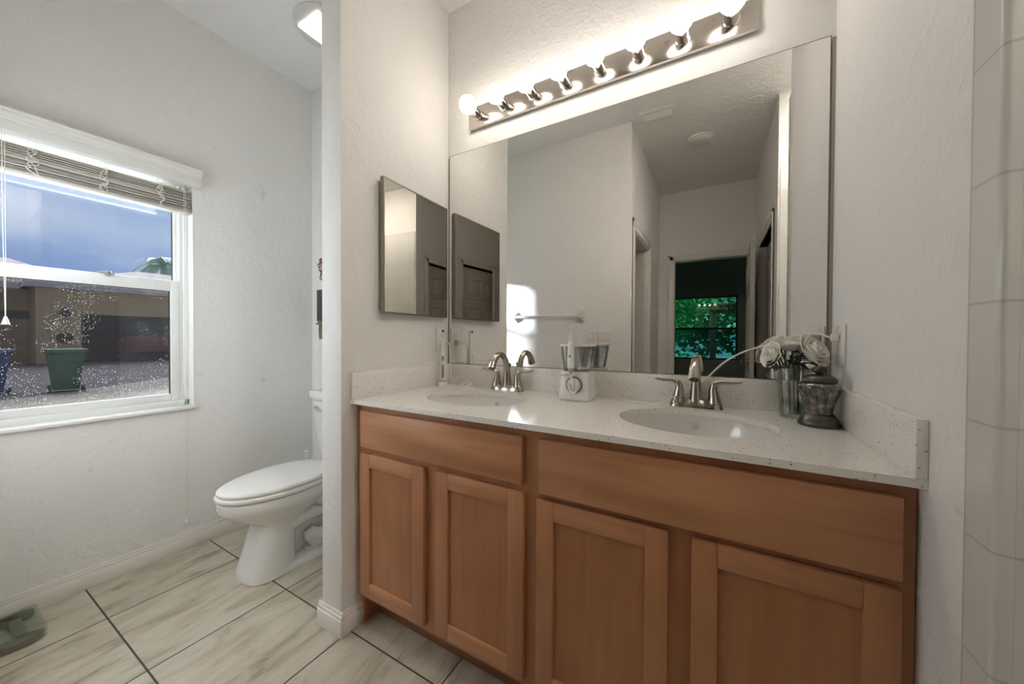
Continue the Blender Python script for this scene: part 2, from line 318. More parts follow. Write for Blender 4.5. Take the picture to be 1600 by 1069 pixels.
def copy_thing(root, loc, label):
    r = root.copy(); COL.objects.link(r); r.location = loc; r['label'] = label
    for ch in list(root.children):
        c = ch.copy(); COL.objects.link(c); c.parent = r
        for g in list(ch.children):
            d = g.copy(); COL.objects.link(d); d.parent = c
    return r
def struct(o): o['kind'] = 'structure'; return o
def boxes(name, mat, bs, parent=None, bev=0):
    m = MB()
    for b in bs: m.box(*b, bev=bev)
    o = m.build(name, mat, parent, smooth=bool(bev))
    if not parent: struct(o)
    return o

# ------------------------------------------------------------------ room shell
W, H = 1.571, 2.89
XL, WL, WY, RY, HX, HX2, FY = -1.247, -.124, -.634, -1.46, .66, 1.63, -3.15
boxes('floor', FLOORM, [(XL-.2, 2.6, FY-.14, .2, -.12, 0)])
boxes('ceiling', CEIL, [(XL-.2, 2.6, FY-.14, .2, H, H+.12)])
boxes('wall_back', WALL, [(XL-.2, W+.12, 0, .14, 0, H)])
WZ0, WZ1, WY0, WY1 = .78, 2.0, -1.40, -.665
boxes('wall_left', WALL, [(XL-.173, XL, RY-.12, WY0, 0, H), (XL-.173, XL, WY1, 0, 0, H), (XL-.173, XL, WY0, WY1, 0, WZ0), (XL-.173, XL, WY0, WY1, WZ1, H)])
boxes('wall_center', WALL, [(WL, 0, WY, 0, 0, H)], bev=.006)
boxes('wall_rear', WALL, [(XL, HX, RY-.12, RY, 0, H)], bev=.004)
SY0, SY1 = -.78, -1.63          # shower opening in the right wall
boxes('wall_right', WALL, [(W, W+.12, SY0+.008, 0, 0, H)])
boxes('wall_shower', [TILEY], [(W+.01, 2.42, SY0, SY0+.008, 0, 2.37), (HX2+.012, 2.42, SY1-.008, SY1, 0, 2.37)])
boxes('wall_shower_back', [TILEX], [(2.40, 2.42, SY1, SY0, 0, 2.37)])
boxes('wall_shower_top', WALL, [(2.42, 2.52, SY1-.1, SY0+.1, 0, H), (W+.01, 2.42, SY0+.0085, SY0+.06, 0, H-.001), (HX2+.01, 2.42, SY1-.06, SY1-.0075, 0, H-.001)])
# one column of bullnose tile that ends the right wall
m = MB(); m.box(W-.008, W, -.772, -.716, 0, 2.37)
m.lathe([(.008, 0), (.008, 2.37)], (W, -.772, 0), 20); m.box(W, W+.0098, -.780, -.772, 0, 2.37)
struct(m.build('trim_1', [TILEX]))
DZ = 2.09
DX0, DX1 = .82, 1.57            # doorway to the bedroom
boxes('wall_hall_end', WALL, [(HX-.12, DX0, FY-.12, FY, 0, H), (DX1, HX2+.12, FY-.12, FY, 0, H), (DX0, DX1, FY-.12, FY, DZ, H)])
CY0, CY1 = -1.60, -2.32         # closet doorway in the hall's left wall
boxes('wall_hall_left', WALL, [(HX-.12, HX, CY0, RY-.12, 0, H), (HX-.12, HX, FY, CY1, 0, H), (HX-.12, HX, CY1, CY0, 2.06, H)])
PY0, PY1 = -1.86, -2.77         # panelled door in the hall's right wall
boxes('wall_hall_right', WALL, [(HX2, HX2+.12, PY0, SY1-.008, 0, H), (HX2, HX2+.12, FY, PY1, 0, H), (HX2, HX2+.12, PY1, PY0, 2.06, H)])
boxes('wall_closet', BLACK, [(HX-1.0, HX-.98, -2.9, -1.58, 0, H), (HX-1.0, HX-.12, -2.92, -2.9, 0, H), (HX-1.0, HX-.12, -1.60, -1.585, 0, H)])  # near-black wall colour gives the unlit closet its darkness

def casing(name, axis, face, out, a0, a1, ztop, w=.062, th=.016):
    """door casing lying on a wall face; axis is the wall's normal axis"""
    m = MB()
    def b(u0, u1, z0, z1, t):
        lo, hi = sorted((face, face+out*t))
        m.box(lo, hi, u0, u1, z0, z1, bev=.003) if axis == 'x' else m.box(u0, u1, lo, hi, z0, z1, bev=.003)
    for k, (wi, t) in enumerate(((w, th*.7), (w*.38, th))):
        b(a0-w, a0-w+wi, 0, ztop+w, t); b(a1+w-wi, a1+w, 0, ztop+w, t); b(a0-w, a1+w, ztop+w-wi, ztop+w, t)
    return struct(m.build(name, TRIM))
casing('trim_2', 'y', FY, 1, DX0, DX1-.005, DZ)
casing('trim_3', 'x', HX, 1, CY1, CY0, 2.06, w=.085)
casing('trim_4', 'x', HX2, -1, PY1, PY0, 2.06, w=.075)
boxes('trim_5', TRIM, [(DX0, DX0+.014, FY-.12, FY, 0, DZ), (DX1-.014, DX1, FY-.12, FY, 0, DZ), (DX0, DX1, FY-.12, FY, DZ-.014, DZ)])
boxes('trim_6', TRIM, [(HX-.12, HX, CY0-.014, CY0, 0, 2.06), (HX-.12, HX, CY1, CY1+.014, 0, 2.06), (HX-.12, HX, CY1, CY0, 2.046, 2.06)])

def baseboard(name, runs, mitre=True):
    m = MB()
    for x0, x1, y0, y1, nx, ny in runs:      # footprint line and outward normal
        for t, z0, z1 in ((.014, 0, .066), (.010, .066, .080), (.006, .080, .092)):
            ax0, ax1, ay0, ay1 = x0, x1, y0, y1
            if nx > 0: ax1 = ax0+t
            if nx < 0: ax0 = ax1-t
            if ny < 0: ay0 = ay1-t
            if ny > 0: ay1 = ay0+t
            m.box(ax0, ax1, ay0, ay1, z0, z1, bev=.0018)
    return struct(m.build(name, TRIM))
baseboard('baseboard_left', [(XL, XL, RY, 0, 1, 0)])
baseboard('baseboard_center', [(0, 0, WY, -.478, 1, 0), (WL-.014, .014, WY, WY, 0, -1), (WL, WL, WY, 0, -1, 0)])
baseboard('baseboard_back', [(XL+.014, WL-.014, 0, 0, 0, -1)])
baseboard('baseboard_rear', [(XL+.014, HX, RY, RY, 0, 1)])
baseboard('baseboard_hall', [(HX, HX, FY, CY1-.09, 1, 0), (HX2, HX2, FY, PY1-.08, -1, 0)])

# doors
def panel_door(m, x0, x1, z0, z1, t, depth=.011):
    """six-panel slab in the x-z plane, thickness along y from 0 to t"""
    m.box(x0, x1, 0, t, z0, z1)
    w = x1-x0; h = z1-z0
    for a, b in ((.13, .46), (.54, .87)):
        for c, d in ((.10, .40), (.46, .76), (.81, .94)):
            for side in (-1, 1):
                y = 0 if side < 0 else t
                u0, u1, v0, v1 = x0+a*w, x0+b*w, z0+c*h, z0+d*h
                lo, hi = sorted((y, y+side*depth))
                for bx in ((u0, u1, v0, v0+.022), (u0, u1, v1-.022, v1), (u0, u0+.022, v0, v1), (u1-.022, u1, v0, v1)):
                    m.box(bx[0], bx[1], lo, hi, bx[2], bx[3], bev=.004)
                m.box(u0+.035, u1-.035, lo, hi, v0+.035, v1-.035, bev=.005)
    return m
def knob(parent, p, axis, sgn):
    m = MB(); m.lathe([(.03, 0), (.03, .006), (.012, .008), (.012, .03), (.026, .042), (.028, .055), (.018, .066), (.002, .068)], (0, 0, 0), 20, axis)
    if sgn < 0:
        for v in m.bm.verts: v.co = -v.co
    bmesh.ops.translate(m.bm, verts=m.bm.verts[:], vec=p)
    return m.build('door_knob', NICKEL, parent, local=True)
d1 = struct(panel_door(MB(), -.76, 0, .01, 2.05, .035).build('door_1', DOORP, None, local=True)); d1.location = (DX1-.017, FY+.022, 0); d1.rotation_euler = (0, 0, math.radians(-88))
knob(d1, Vector((-.70, .035, .95)), 'y', -1); knob(d1, Vector((-.70, 0, .95)), 'y', 1)
for z in (.25, 1.0, 1.85):
    m = MB(); m.cyl((.008, .018, z), .007, .09, 10); m.box(-.03, .004, -.001, .001, z, z+.09); m.build('hinge', CHROME, d1, local=True)
d2 = struct(panel_door(MB(), 0, .70, .01, 2.04, .035).build('door_2', DOORP, None, local=True)); d2.location = (HX-.03, CY1+.02, 0); d2.rotation_euler = (0, 0, math.radians(176))
knob(d2, Vector((.64, 0, .95)), 'y', 1)
d3 = struct(panel_door(MB(), 0, .905, .01, 2.045, .035).build('door_3', DOORP, None, local=True)); d3.location = (HX2+.055, PY0-.003, 0); d3.rotation_euler = (0, 0, math.radians(-90))
knob(d3, Vector((.07, 0, .95)), 'y', 1)
boxes('trim_7', TRIM, [(HX2, HX2+.12, PY0-.001, PY0+.012, 0, 2.06), (HX2, HX2+.12, PY1-.012, PY1+.001, 0, 2.06), (HX2, HX2+.12, PY1, PY0, 2.06, 2.072)])

# roof and side wing of the house, unseen, added to shade the garden side
m = MB(); m.prism([(-6.7, 2.99), (.6, 2.99), (-3.0, 5.0)], 'x', -1.8, 8); m.prism([(-6.7, 2.99), (-3.3, 2.99), (-5.0, 4.4)], 'x', -9, -1.85); struct(m.build('roof', pbr('roof_tile', (.2, .15, .13), .9), smooth=False))
boxes('wall_house_wing', pbr('house_stucco', (.35, .29, .2), .9), [(-8.6, -1.45, -6.12, -6.0, -.2, 2.98), (-8.6, -8.5, -6, -3.6, -.2, 2.98)])

# ------------------------------------------------------------------ window
FX = -1.327
win = MB()
fo = .055
for b in ((FX-.09, FX+.018, WY0, WY0+.020, WZ0, WZ1), (FX-.09, FX+.018, WY1-.020, WY1, WZ0, WZ1), (FX-.09, FX+.018, WY0, WY1, WZ0, WZ0+.03), (FX-.09, FX+.018, WY0, WY1, WZ1-.006, WZ1)): win.box(*b, bev=.002)
for b in ((FX-.07, FX+.004, WY0+.02, WY0+.036, WZ0+.03, WZ1-.006), (FX-.07, FX+.004, WY1-.036, WY1-.02, WZ0+.03, WZ1-.006)): win.box(*b, bev=.002)
win1 = struct(win.build('window_1', VINYL))
def sash(name, x, z0, z1, st, top, bot, glassm):
    m = MB(); y0, y1 = WY0+.036, WY1-.036
    for b in ((x-.014, x+.014, y0, y0+st, z0, z1), (x-.014, x+.014, y1-st, y1, z0, z1), (x-.014, x+.014, y0+st, y1-st, z0, z0+bot), (x-.014, x+.014, y0+st, y1-st, z1-top, z1)): m.box(*b, bev=.003)
    o = m.build(name, VINYL, win1)
    m = MB(); y0 += st; y1 -= st; z0 += bot; z1 -= top; g = .0035
    for b in ((x-.004, x+.005, y0, y0+g, z0, z1), (x-.004, x+.005, y1-g, y1, z0, z1), (x-.004, x+.005, y0, y1, z1-g, z1)): m.box(*b)
    m.build('glazing_gasket', BPLAST, o)
    MB().box(x-.003, x+.001, y0, y1, z0, z1).build('glass_pane', glassm, o, smooth=False); return o
sash('upper_sash', FX-.038, 1.43, WZ1-.006, .014, .022, .034, GLASSU)
low = sash('lower_sash', FX-.006, WZ0+.03, 1.462, .036, .058, .036, GLASSL)
m = MB(); m.box(FX+.004, FX+.02, -1.0, -.94, 1.462, 1.468, bev=.002); m.box(FX, FX+.016, -.985, -.955, 1.466, 1.474, bev=.002); m.box(FX+.012, FX+.026, -.975, -.965, 1.45, 1.472, bev=.002); m.build('sash_latch', GPLAST, win1)
# white stone sill
m = MB(); m.box(FX+.012, XL+.022, WY0-.01, WY1+.006, WZ0-.018, WZ0+.001, bev=.006, seg=3); struct(m.build('trim_8', pbr('sill_marble', (.78, .78, .75), .25)))

# blind
bl = thing('window_blind', 'cream slatted blind pulled up under a moulded white valance', 'window blind', (XL, (WY0+WY1)/2, 1.83))
prof = [(XL+.002, 1.974), (XL+.044, 1.974), (XL+.048, 1.985), (XL+.048, 2.018), (XL+.052, 2.022), (XL+.052, 2.030), (XL+.057, 2.036), (XL+.060, 2.044), (XL+.060, 2.052), (XL+.064, 2.056), (XL+.064, 2.062), (XL+.002, 2.062)]
m = MB(); m.prism(prof, 'y', WY0-.03, WY1+.024); m.build('valance', pbr('valance_white', (.70, .68, .64), .4), bl)
MB().box(XL-.062, XL-.002, WY0+.005, WY1-.005, 1.976, 1.999, bev=.003).build('headrail', VINYL, bl)
m = MB(); z = 1.842; ns = 16
for i in range(ns):
    dz = .0068+random.uniform(-.0014, .0014); tl = random.uniform(-.0035, .0035); tw = random.uniform(-.002, .002); x0, x1 = XL-.057+random.uniform(-.002, .002), XL-.004+random.uniform(-.003, .003)
    if i == 9: z += .003
    rings = []
    for k, y in enumerate((WY0+.008, WY1-.006)):
        t_ = tl+(tw if k else -tw)
        rings.append([(x0, y, z), (x1, y, z+t_), (x1, y, z+t_+.0026), ((x0+x1)/2, y, z+.0062+t_/2), (x0, y, z+.0026)])
    m.loft(rings); z += dz
slat_top = z
m.build('slats', SLAT, bl)
MB().box(XL-.058, XL-.003, WY0+.008, WY1-.006, 1.826, 1.840, bev=.004).build('bottom_rail', pbr('bottom_rail_white', (.62, .60, .54), .4), bl)
for y in (WY0+.05, -1.19, -.99, -.795):
    m = MB()
    for k in range(3):
        pts = [(XL+.002+random.uniform(-.001, .004), y+random.uniform(-.016, .016), 1.836+j*.0145) for j in range(9)]; m.tube(pts, .0015, 5, 4)
    m.tube([(XL+.003, y-.012, 1.94), (XL+.004, y-.01, 1.965), (XL, y, 1.978), (XL+.004, y+.01, 1.965), (XL+.003, y+.012, 1.94)], .0011, 5, 4)
    m.tube([(XL-.02, y, 1.827), (XL-.005, y, 1.822), (XL+.001, y, 1.83)], .0011, 5, 3); m.build('ladder_cord', CORDM, bl)
def lift_cord(y, x, z0, z1):
    m = MB(); m.tube([(x-.03, y-.004, z0), (x-.005, y-.003, z0-.03), (x, y-.003, (z0+z1)/2), (x, y, z1+.02)], .0011, 6, 6); m.tube([(x-.03, y+.006, z0), (x-.005, y+.004, z0-.03), (x+.002, y+.003, (z0+z1)/2), (x, y+.001, z1+.02)], .0011, 6, 6)
    o = m.build('lift_cord', CORDM, bl)
    MB().lathe([(.004, .03), (.005, .022), (.007, .016), (.0085, .006), (.011, 0), (.009, -.002), (.001, -.002)], (x, y, z1), 14).build('tassel', WPLAST, o)
lift_cord(-1.262, XL+.022, 1.975, 1.205); lift_cord(-.70, XL+.012, 1.975, .150)

# ------------------------------------------------------------------ toilet
TX = -.686
toi = thing('toilet', 'white porcelain toilet with closed lid beside the partition wall', 'toilet', (TX, -.35, 0))
def egg(yc, hw, lf, lb, z, n=40, p=2.0, xo=0):
    r = []
    for i in range(n):
        a = 2*PI*i/n; s_, c_ = math.sin(a), math.cos(a); q = 2/p
        x = hw*math.copysign(abs(s_)**q, s_); y = math.copysign(abs(c_)**q, c_)
        r.append((TX+xo+x, yc-(y*lf if y > 0 else y*lb), z))
    return r
m = MB()     # bowl and pedestal, one casting
m.loft([egg(-.40, .128, .285, .20, 0, p=3), egg(-.40, .124, .281, .20, .026, p=3), egg(-.40, .112, .262, .19, .034, p=3)])
m.loft([egg(-.58, .125, .105, .12, .004, p=3), egg(-.578, .121, .103, .115, .03, p=3), egg(-.560, .112, .090, .10, .12, p=3), egg(-.545, .106, .082, .09, .21, p=2.8), egg(-.535, .106, .085, .11, .245, p=2.5), egg(-.51, .125, .155, .17, .27, p=2.2),
        egg(-.49, .150, .228, .20, .30, p=2.1), egg(-.48, .171, .272, .22, .335), egg(-.48, .180, .285, .235, .352), egg(-.48, .182, .288, .24, .366), egg(-.48, .183, .290, .24, .392), egg(-.48, .176, .282, .235, .399)])
m.loft([egg(-.26, .115, .16, .16, 0, p=4), egg(-.26, .112, .16, .16, .035, p=4), egg(-.26, .085, .16, .16, .05, p=4)])
m.loft([egg(-.25, .09, .10, .13, .26, p=2.5), egg(-.245, .125, .13, .15, .33, p=3), egg(-.24, .172, .14, .17, .375, p=4), egg(-.22, .178, .14, .17, .405, p=4)])
m.loft([egg(-.22, .05, .30, .10, .03, p=3), egg(-.22, .055, .30, .11, .28, p=3)])
for s in (-1, 1):   # trapway coil on each flank
    m.tube([(TX+s*.06, -.53, .20), (TX+s*.08, -.38, .235), (TX+s*.085, -.27, .20), (TX+s*.08, -.27, .12), (TX+s*.08, -.34, .09), (TX+s*.08, -.40, .12), (TX+s*.078, -.36, .05)], [.035, .04, .042, .04, .038, .035, .03], 10, 6)
    m.tube([(TX+s*.08, -.47, .33), (TX+s*.11, -.36, .29), (TX+s*.10, -.24, .22), (TX+s*.09, -.15, .14)], [.02, .026, .03, .03], 10, 6)
m.build('bowl', PORC, toi, angle=50)
m = MB(); m.loft([egg(-.475, .186, .296, .215, .4035), egg(-.475, .191, .301, .22, .409), egg(-.475, .191, .301, .22, .421), egg(-.475, .186, .296, .215, .426)]); m.build('seat', WPLAST, toi, angle=60)
m = MB(); m.loft([egg(-.475, .180, .290, .222, .4285), egg(-.475, .185, .295, .226, .434), egg(-.475, .184, .294, .226, .443), egg(-.475, .174, .284, .216, .449), egg(-.475, .12, .20, .15, .4545), egg(-.475, .04, .07, .05, .456)]); m.build('lid', WPLAST, toi, angle=60)
for s in (-1, 1): MB().box(TX+s*.075-.022, TX+s*.075+.022, -.268, -.235, .405, .436, bev=.006).build('hinge', WPLAST, toi)
m = MB(); m.loft([[(TX+a*hw, -.025 if b < 0 else -.215+db, z) for a, b in ((-1, -1), (1, -1), (1, 1), (-1, 1))] for z, hw, db in ((.41, .165, .03), (.60, .19, .008), (.782, .203, 0))])
bmesh.ops.bevel(m.bm, geom=m.bm.edges[:], offset=.014, segments=3, affect='EDGES'); tk = m.build('tank', PORC, toi)
MB().box(TX-.216, TX+.216, -.232, -.012, .782, .832, bev=.012, seg=3).build('tank_lid', PORC, toi)
m = MB(); m.cyl((TX-.15, -.215, .73), .014, .016, 16, 'y'); m.tube([(TX-.15, -.235, .73), (TX-.12, -.24, .727), (TX-.075, -.238, .718)], [.007, .006, .008], 8, 4); m.build('flush_lever', CHROME, toi)
for s in (-1, 1): m = MB(); m.lathe([(.014, .035), (.013, .046), (.008, .054), (.001, .056)], (TX+s*.105, -.30, 0), 14); m.build('bolt_cap', WPLAST, toi)
# brush by the far side of the toilet, only its grip shows over the lid
br = thing('toilet_brush', 'white toilet brush grip just showing behind the toilet lid', 'toilet brush', (-.955, -.21, 0))
MB().lathe([(.05, 0), (.055, .01), (.048, .12), (.05, .13), (.044, .13), (.044, .02)], (-.955, -.21, 0), 24).build('holder', WPLAST, br)
m = MB(); m.tube([(-.955, -.21, .03), (-.957, -.212, .25), (-.958, -.213, .44)], [.008, .007, .009], 10, 3); m.sphere((-.958, -.213, .44), .0105, 12, 8); m.build('handle', WPLAST, br)

# wall ornament on the back wall, mostly hidden by the partition
orn = thing('wall_hanging', 'dark slate wall hanging with red floral top on the far wall, half behind the partition', 'wall hanging', (-1.06, -.005, 1.15))
m = MB()
for k in range(26):
    a = random.uniform(0, 2*PI); rr = random.uniform(.02, .085); c = (-1.06+rr*math.cos(a), -.012-random.uniform(0, .01), 1.61+rr*1.15*math.sin(a)); m.sphere(c, random.uniform(.012, .024), 8, 6)
m.build('flower_spray', REDFAB, orn)
m = MB(); m.loft([[(-1.145, -.004, 1.67), (-1.03, -.004, 1.73), (-1.03, -.004, 1.66)], [(-1.145, -.016, 1.67), (-1.03, -.016, 1.73), (-1.03, -.016, 1.66)]]); m.build('pennant', SLATEP, orn)
MB().box(-1.158, -.96, -.022, -.002, 1.27, 1.485, bev=.003).build('board', SLATEP, orn)
m = MB(); m.box(-1.166, -.955, -.026, -.002, 1.245, 1.255, bev=.002); m.box(-1.150, -.965, -.024, -.002, 1.256, 1.27, bev=.002); m.build('ledge', OLIVE, orn)
m = MB()
for k in range(14): m.tube([(-1.142+k*.012, -.012, 1.25), (-1.143+k*.012+random.uniform(-.003, .003), -.012, 1.2), (-1.142+k*.012+random.uniform(-.004, .004), -.012, 1.14+random.uniform(0, .01))], .004, 6, 2)
m.build('fringe', RAFFIA, orn)

# round fan light on the toilet ceiling
fl = thing('ceiling_fan_light', 'round white ceiling fan light with glowing square lens above the toilet', 'ceiling light', (-.66, -.26, H))
MB().lathe([(.168, 0), (.168, -.006), (.158, -.016), (.135, -.022), (.10, -.024), (.001, -.024)], (-.66, -.26, H), 48).build('housing', pbr('fan_housing', (.62, .61, .58), .4), fl)
MB().box(-.752, -.568, -.376, -.144, H-.036, H-.020, bev=.008, seg=3).build('lens', LENS, fl)

# bathroom scale by the left wall
sx0, sx1, sy0, sy1 = -1.226, -.975, -1.445, -1.197
sc = thing('bathroom_scale', 'clear glass bathroom scale with grey feet on the floor under the window', 'scale', ((sx0+sx1)/2, (sy0+sy1)/2, 0))
MB().box(sx0, sx1, sy0, sy1, .026, .032, bev=.0015).build('glass_plate', SCALEG, sc)
def lobe(m, xc, yc, sgn, z0=.004, z1=.0255):
    pts = [(xc, yc-.058)]+[(xc+sgn*.030*math.sin(PI*i/12), yc-.058*math.cos(PI*i/12)) for i in range(1, 12)]+[(xc, yc+.058)]
    m.prism(pts, 'z', z0, z1)
for i, yc in enumerate((-1.262, -1.385)):
    m = MB(); lobe(m, sx1-.022, yc, 1); lobe(m, sx1-.022, yc, -.9); m.build('foot', SCALEP, sc)
    m = MB(); lobe(m, sx0+.028, yc, -.8); lobe(m, sx0+.028, yc, 1); m.build('foot', SCALEP, sc)
m = MB(); m.box(sx0+.03, sx1-.03, -1.270, -1.240, .008, .0255, bev=.003); m.box(sx0+.03, sx1-.03, -1.405, -1.375, .008, .0255, bev=.003); m.box(sx0+.01, sx0+.045, -1.40, -1.25, .008, .0255, bev=.003); m.build('bracket', SCALEP, sc)

# ------------------------------------------------------------------ vanity
FR, DF = -.565, -.585
van = thing('vanity_cabinet', 'long brown maple vanity cabinet with shaker doors under the white countertop', 'cabinet', (W/2, -.28, 0))
m = MB()
for b in ((.006, 1.568, FR+.0004, FR+.02, .125, .16), (.006, 1.568, FR+.0004, FR+.02, .855, .897), (.006, 1.568, FR+.0004, FR+.0195, .70, .74), (.006, .06, FR, FR+.02, .16, .855), (.37, .44, FR, FR+.02, .16, .70), (.752, .822, FR, FR+.02, .16, .855), (1.145, 1.21, FR, FR+.02, .16, .70), (1.53, 1.568, FR, FR+.02, .16, .855)): m.box(*b)
m.build('face_frame', WOODV, van)
m = MB(); m.box(.006, .024, FR+.02, -.002, .0, .897); m.box(1.55, 1.568, FR+.02, -.002, 0, .897); m.box(.024, 1.55, FR+.02, -.002, .125, .14); m.box(.024, 1.55, -.012, -.002, .14, .897); m.build('carcass', WOODV, van)
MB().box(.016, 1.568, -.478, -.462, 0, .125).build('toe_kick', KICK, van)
for x0, x1, z0, z1 in ((.045, .761, .730, .872), (.815, 1.546, .718, .872)):
    MB().box(x0, x1, DF, FR, z0, z1, bev=.002).build('false_drawer_front', WOODH, van)
for x0, x1, z1 in ((.045, .377, .708), (.432, .766, .708), (.809, 1.154, .700), (1.204, 1.546, .700)):
    z0 = .152; s = .052
    m = MB(); m.box(x0, x0+s, DF, FR, z0, z1, bev=.002); m.box(x1-s, x1, DF, FR, z0, z1, bev=.002)
    m.mi = 1; m.box(x0+s, x1-s, DF+.0004, FR, z0, z0+s, bev=.0018); m.box(x0+s, x1-s, DF+.0004, FR, z1-s, z1, bev=.0018)
    d = m.build('door', [WOODV, WOODH], van)
    MB().box(x0+s-.003, x1-s+.003, DF+.009, FR, z0+s-.003, z1-s+.003).build('door_panel', WOODP, d, smooth=False)

# countertop with two oval cut-outs
ZC, TCK, CYF = .914, .0168, -.597
SINKS = ((.405, -.312, .212, .168), (1.192, -.307, .212, .176))
ct = thing('countertop', 'white speckled quartz countertop with backsplash across the wooden vanity', 'countertop', (W/2, CYF/2, ZC-TCK))
bm = bmesh.new()
rect = [bm.verts.new(p) for p in ((.001, CYF, ZC), (W-.0005, CYF, ZC), (W-.0005, -.001, ZC), (.001, -.001, ZC))]
eds = [bm.edges.new((rect[i], rect[(i+1) % 4])) for i in range(4)]
for cx, cy, a, b in SINKS:
    vv = [bm.verts.new((cx+a*math.cos(2*PI*i/64), cy+b*math.sin(2*PI*i/64), ZC)) for i in range(64)]; eds += [bm.edges.new((vv[i], vv[(i+1) % 64])) for i in range(64)]
r = bmesh.ops.triangle_fill(bm, edges=eds, use_beauty=True)
for f in list(bm.faces):
    c = f.calc_center_median()
    if any(((c.x-cx)/a)**2+((c.y-cy)/b)**2 < .97 for cx, cy, a, b in SINKS): bm.faces.remove(f)
ex = bmesh.ops.extrude_face_region(bm, geom=bm.faces[:]); bmesh.ops.translate(bm, verts=[g for g in ex['geom'] if isinstance(g, bmesh.types.BMVert)], vec=(0, 0, -TCK))
m = MB(); m.bm.free(); m.bm = bm; m.build('slab', QUARTZ, ct, angle=30)
SP, ZB = .0162, 1.02
MB().box(SP, W-SP, -SP, -.001, ZC, ZB, bev=.0015).build('backsplash', QUARTZ, ct)
MB().box(.001, SP, CYF, -.001, ZC, ZB, bev=.0015).build('side_splash', QUARTZ, ct)
MB().box(W-SP, W-.0005, CYF, -.001, ZC, ZB, bev=.0015).build('side_splash', QUARTZ, ct)
for i, (cx, cy, a, b) in enumerate(SINKS):
    sk = thing('sink', ('left' if i == 0 else 'right')+(' oval undermount white sink, in front of the faucet next to the toothbrush' if i == 0 else ' oval undermount white sink, in front of the faucet nearest the roses'), 'sink', (cx, cy, ZC-TCK-.15), group='undermount sinks')
    pr = [(1.08, 0), (1.015, -.0), (1.01, -.010), (.985, -.03), (.93, -.065), (.82, -.105), (.62, -.130), (.35, -.142), (.10, -.146)]
    rings = [[(cx+a*k*math.cos(2*PI*j/64), cy+b*k*math.sin(2*PI*j/64), ZC-TCK-.0005+z) for j in range(64)] for k, z in pr]
    rings += [[(cx+a*k*math.cos(2*PI*j/64), cy+b*k*math.sin(2*PI*j/64), ZC-TCK-.0005+z) for j in range(64)] for k, z in ((.10, -.154), (.40, -.150), (.70, -.137), (.90, -.11), (1.0, -.07), (1.06, -.03), (1.08, -.008))]
    MB().loft(rings, False, False).build('basin', SINKM, sk, angle=60)
    MB().lathe([(.024, -.1450), (.024, -.1435), (.016, -.1425), (.001, -.1422)], (cx, cy, ZC-TCK), 20).build('drain', CHROME, sk)
    m = MB(); m.lathe([(.011, 0), (.011, .004), (.007, .004), (.007, .001)], (0, 0, 0), 16, 'y'); bmesh.ops.translate(m.bm, verts=m.bm.verts[:], vec=(cx, cy+b*.972, ZC-TCK-.035)); m.build('overflow', CHROME, sk)

# faucets
def superel(cx, cy, a, b, z, p=2.6, n=40, waist=0):
    r = []
    for i in range(n):
        t = 2*PI*i/n; c, s = math.cos(t), math.sin(t); x = a*math.copysign(abs(c)**(2/p), c); y = b*math.copysign(abs(s)**(2/p), s)
        y *= 1-waist*math.cos(PI*min(1, abs(abs(x)-a*.38)/(a*.38))/2)**2
        r.append((cx+x, cy+y, z))
    return r
def make_faucet(cx, label):
    cy = -.066; z0 = ZC
    fc = thing('faucet', label, 'faucet', (cx, cy, z0), group='brushed nickel faucets')
    MB().loft([superel(cx, cy, .086, .028, z0, 3, waist=.1), superel(cx, cy, .085, .0275, z0+.006, 3, waist=.12), superel(cx, cy, .079, .0225, z0+.022, 2.6, waist=.25), superel(cx, cy, .074, .019, z0+.028, 2.5, waist=.25)]).build('base', NICKEL, fc, angle=50)
    m = MB(); m.tube([(cx, cy, z0+.02), (cx, cy, z0+.05), (cx, cy-.003, z0+.10), (cx, cy-.018, z0+.142), (cx, cy-.05, z0+.168), (cx, cy-.088, z0+.165), (cx, cy-.117, z0+.143), (cx, cy-.134, z0+.112)], [.023, .0195, .0150, .0135, .013, .0135, .0155, .0185], 20, 6, flat=(1, 0, 0)); m.build('spout', NICKEL, fc, angle=60)
    for s in (-1, 1):
        m = MB(); m.tube([(cx+s*.058, cy, z0+.018), (cx+s*.056, cy, z0+.042), (cx+s*.054, cy, z0+.068), (cx+s*.060, cy-.001, z0+.086), (cx+s*.080, cy-.003, z0+.094), (cx+s*.106, cy-.005, z0+.094), (cx+s*.132, cy-.006, z0+.097)], [.024, .018, .0135, .0115, .0085, .0068, .0058], 14, 6); m.sphere((cx+s*.132, cy-.006, z0+.097), .0058, 10, 6); m.build('handle', NICKEL, fc, angle=60)
    m = MB(); m.tube([(cx, cy+.026, z0+.015), (cx, cy+.026, z0+.11)], .003, 8, 0); m.lathe([(.003, 0), (.0055, .004), (.0065, .012), (.003, .018), (.0005, .019)], (cx, cy+.026, z0+.108), 12); m.build('lift_rod', NICKEL, fc)
    m = MB(); d = Vector((0, -.017, -.031)).normalized(); p = Vector((cx, cy-.134, z0+.112)); m.tube([p-d*.002, p+d*.003], [.0135, .0135], 16, 0); m.build('aerator', DARKM, fc)
    return fc
fa = make_faucet(.407, 'brushed nickel two-handle faucet behind the sink nearest the white toothbrush')
copy_thing(fa, (1.190, -.066, ZC), 'brushed nickel two-handle faucet behind the sink nearest the rose vase, with white cord passing')

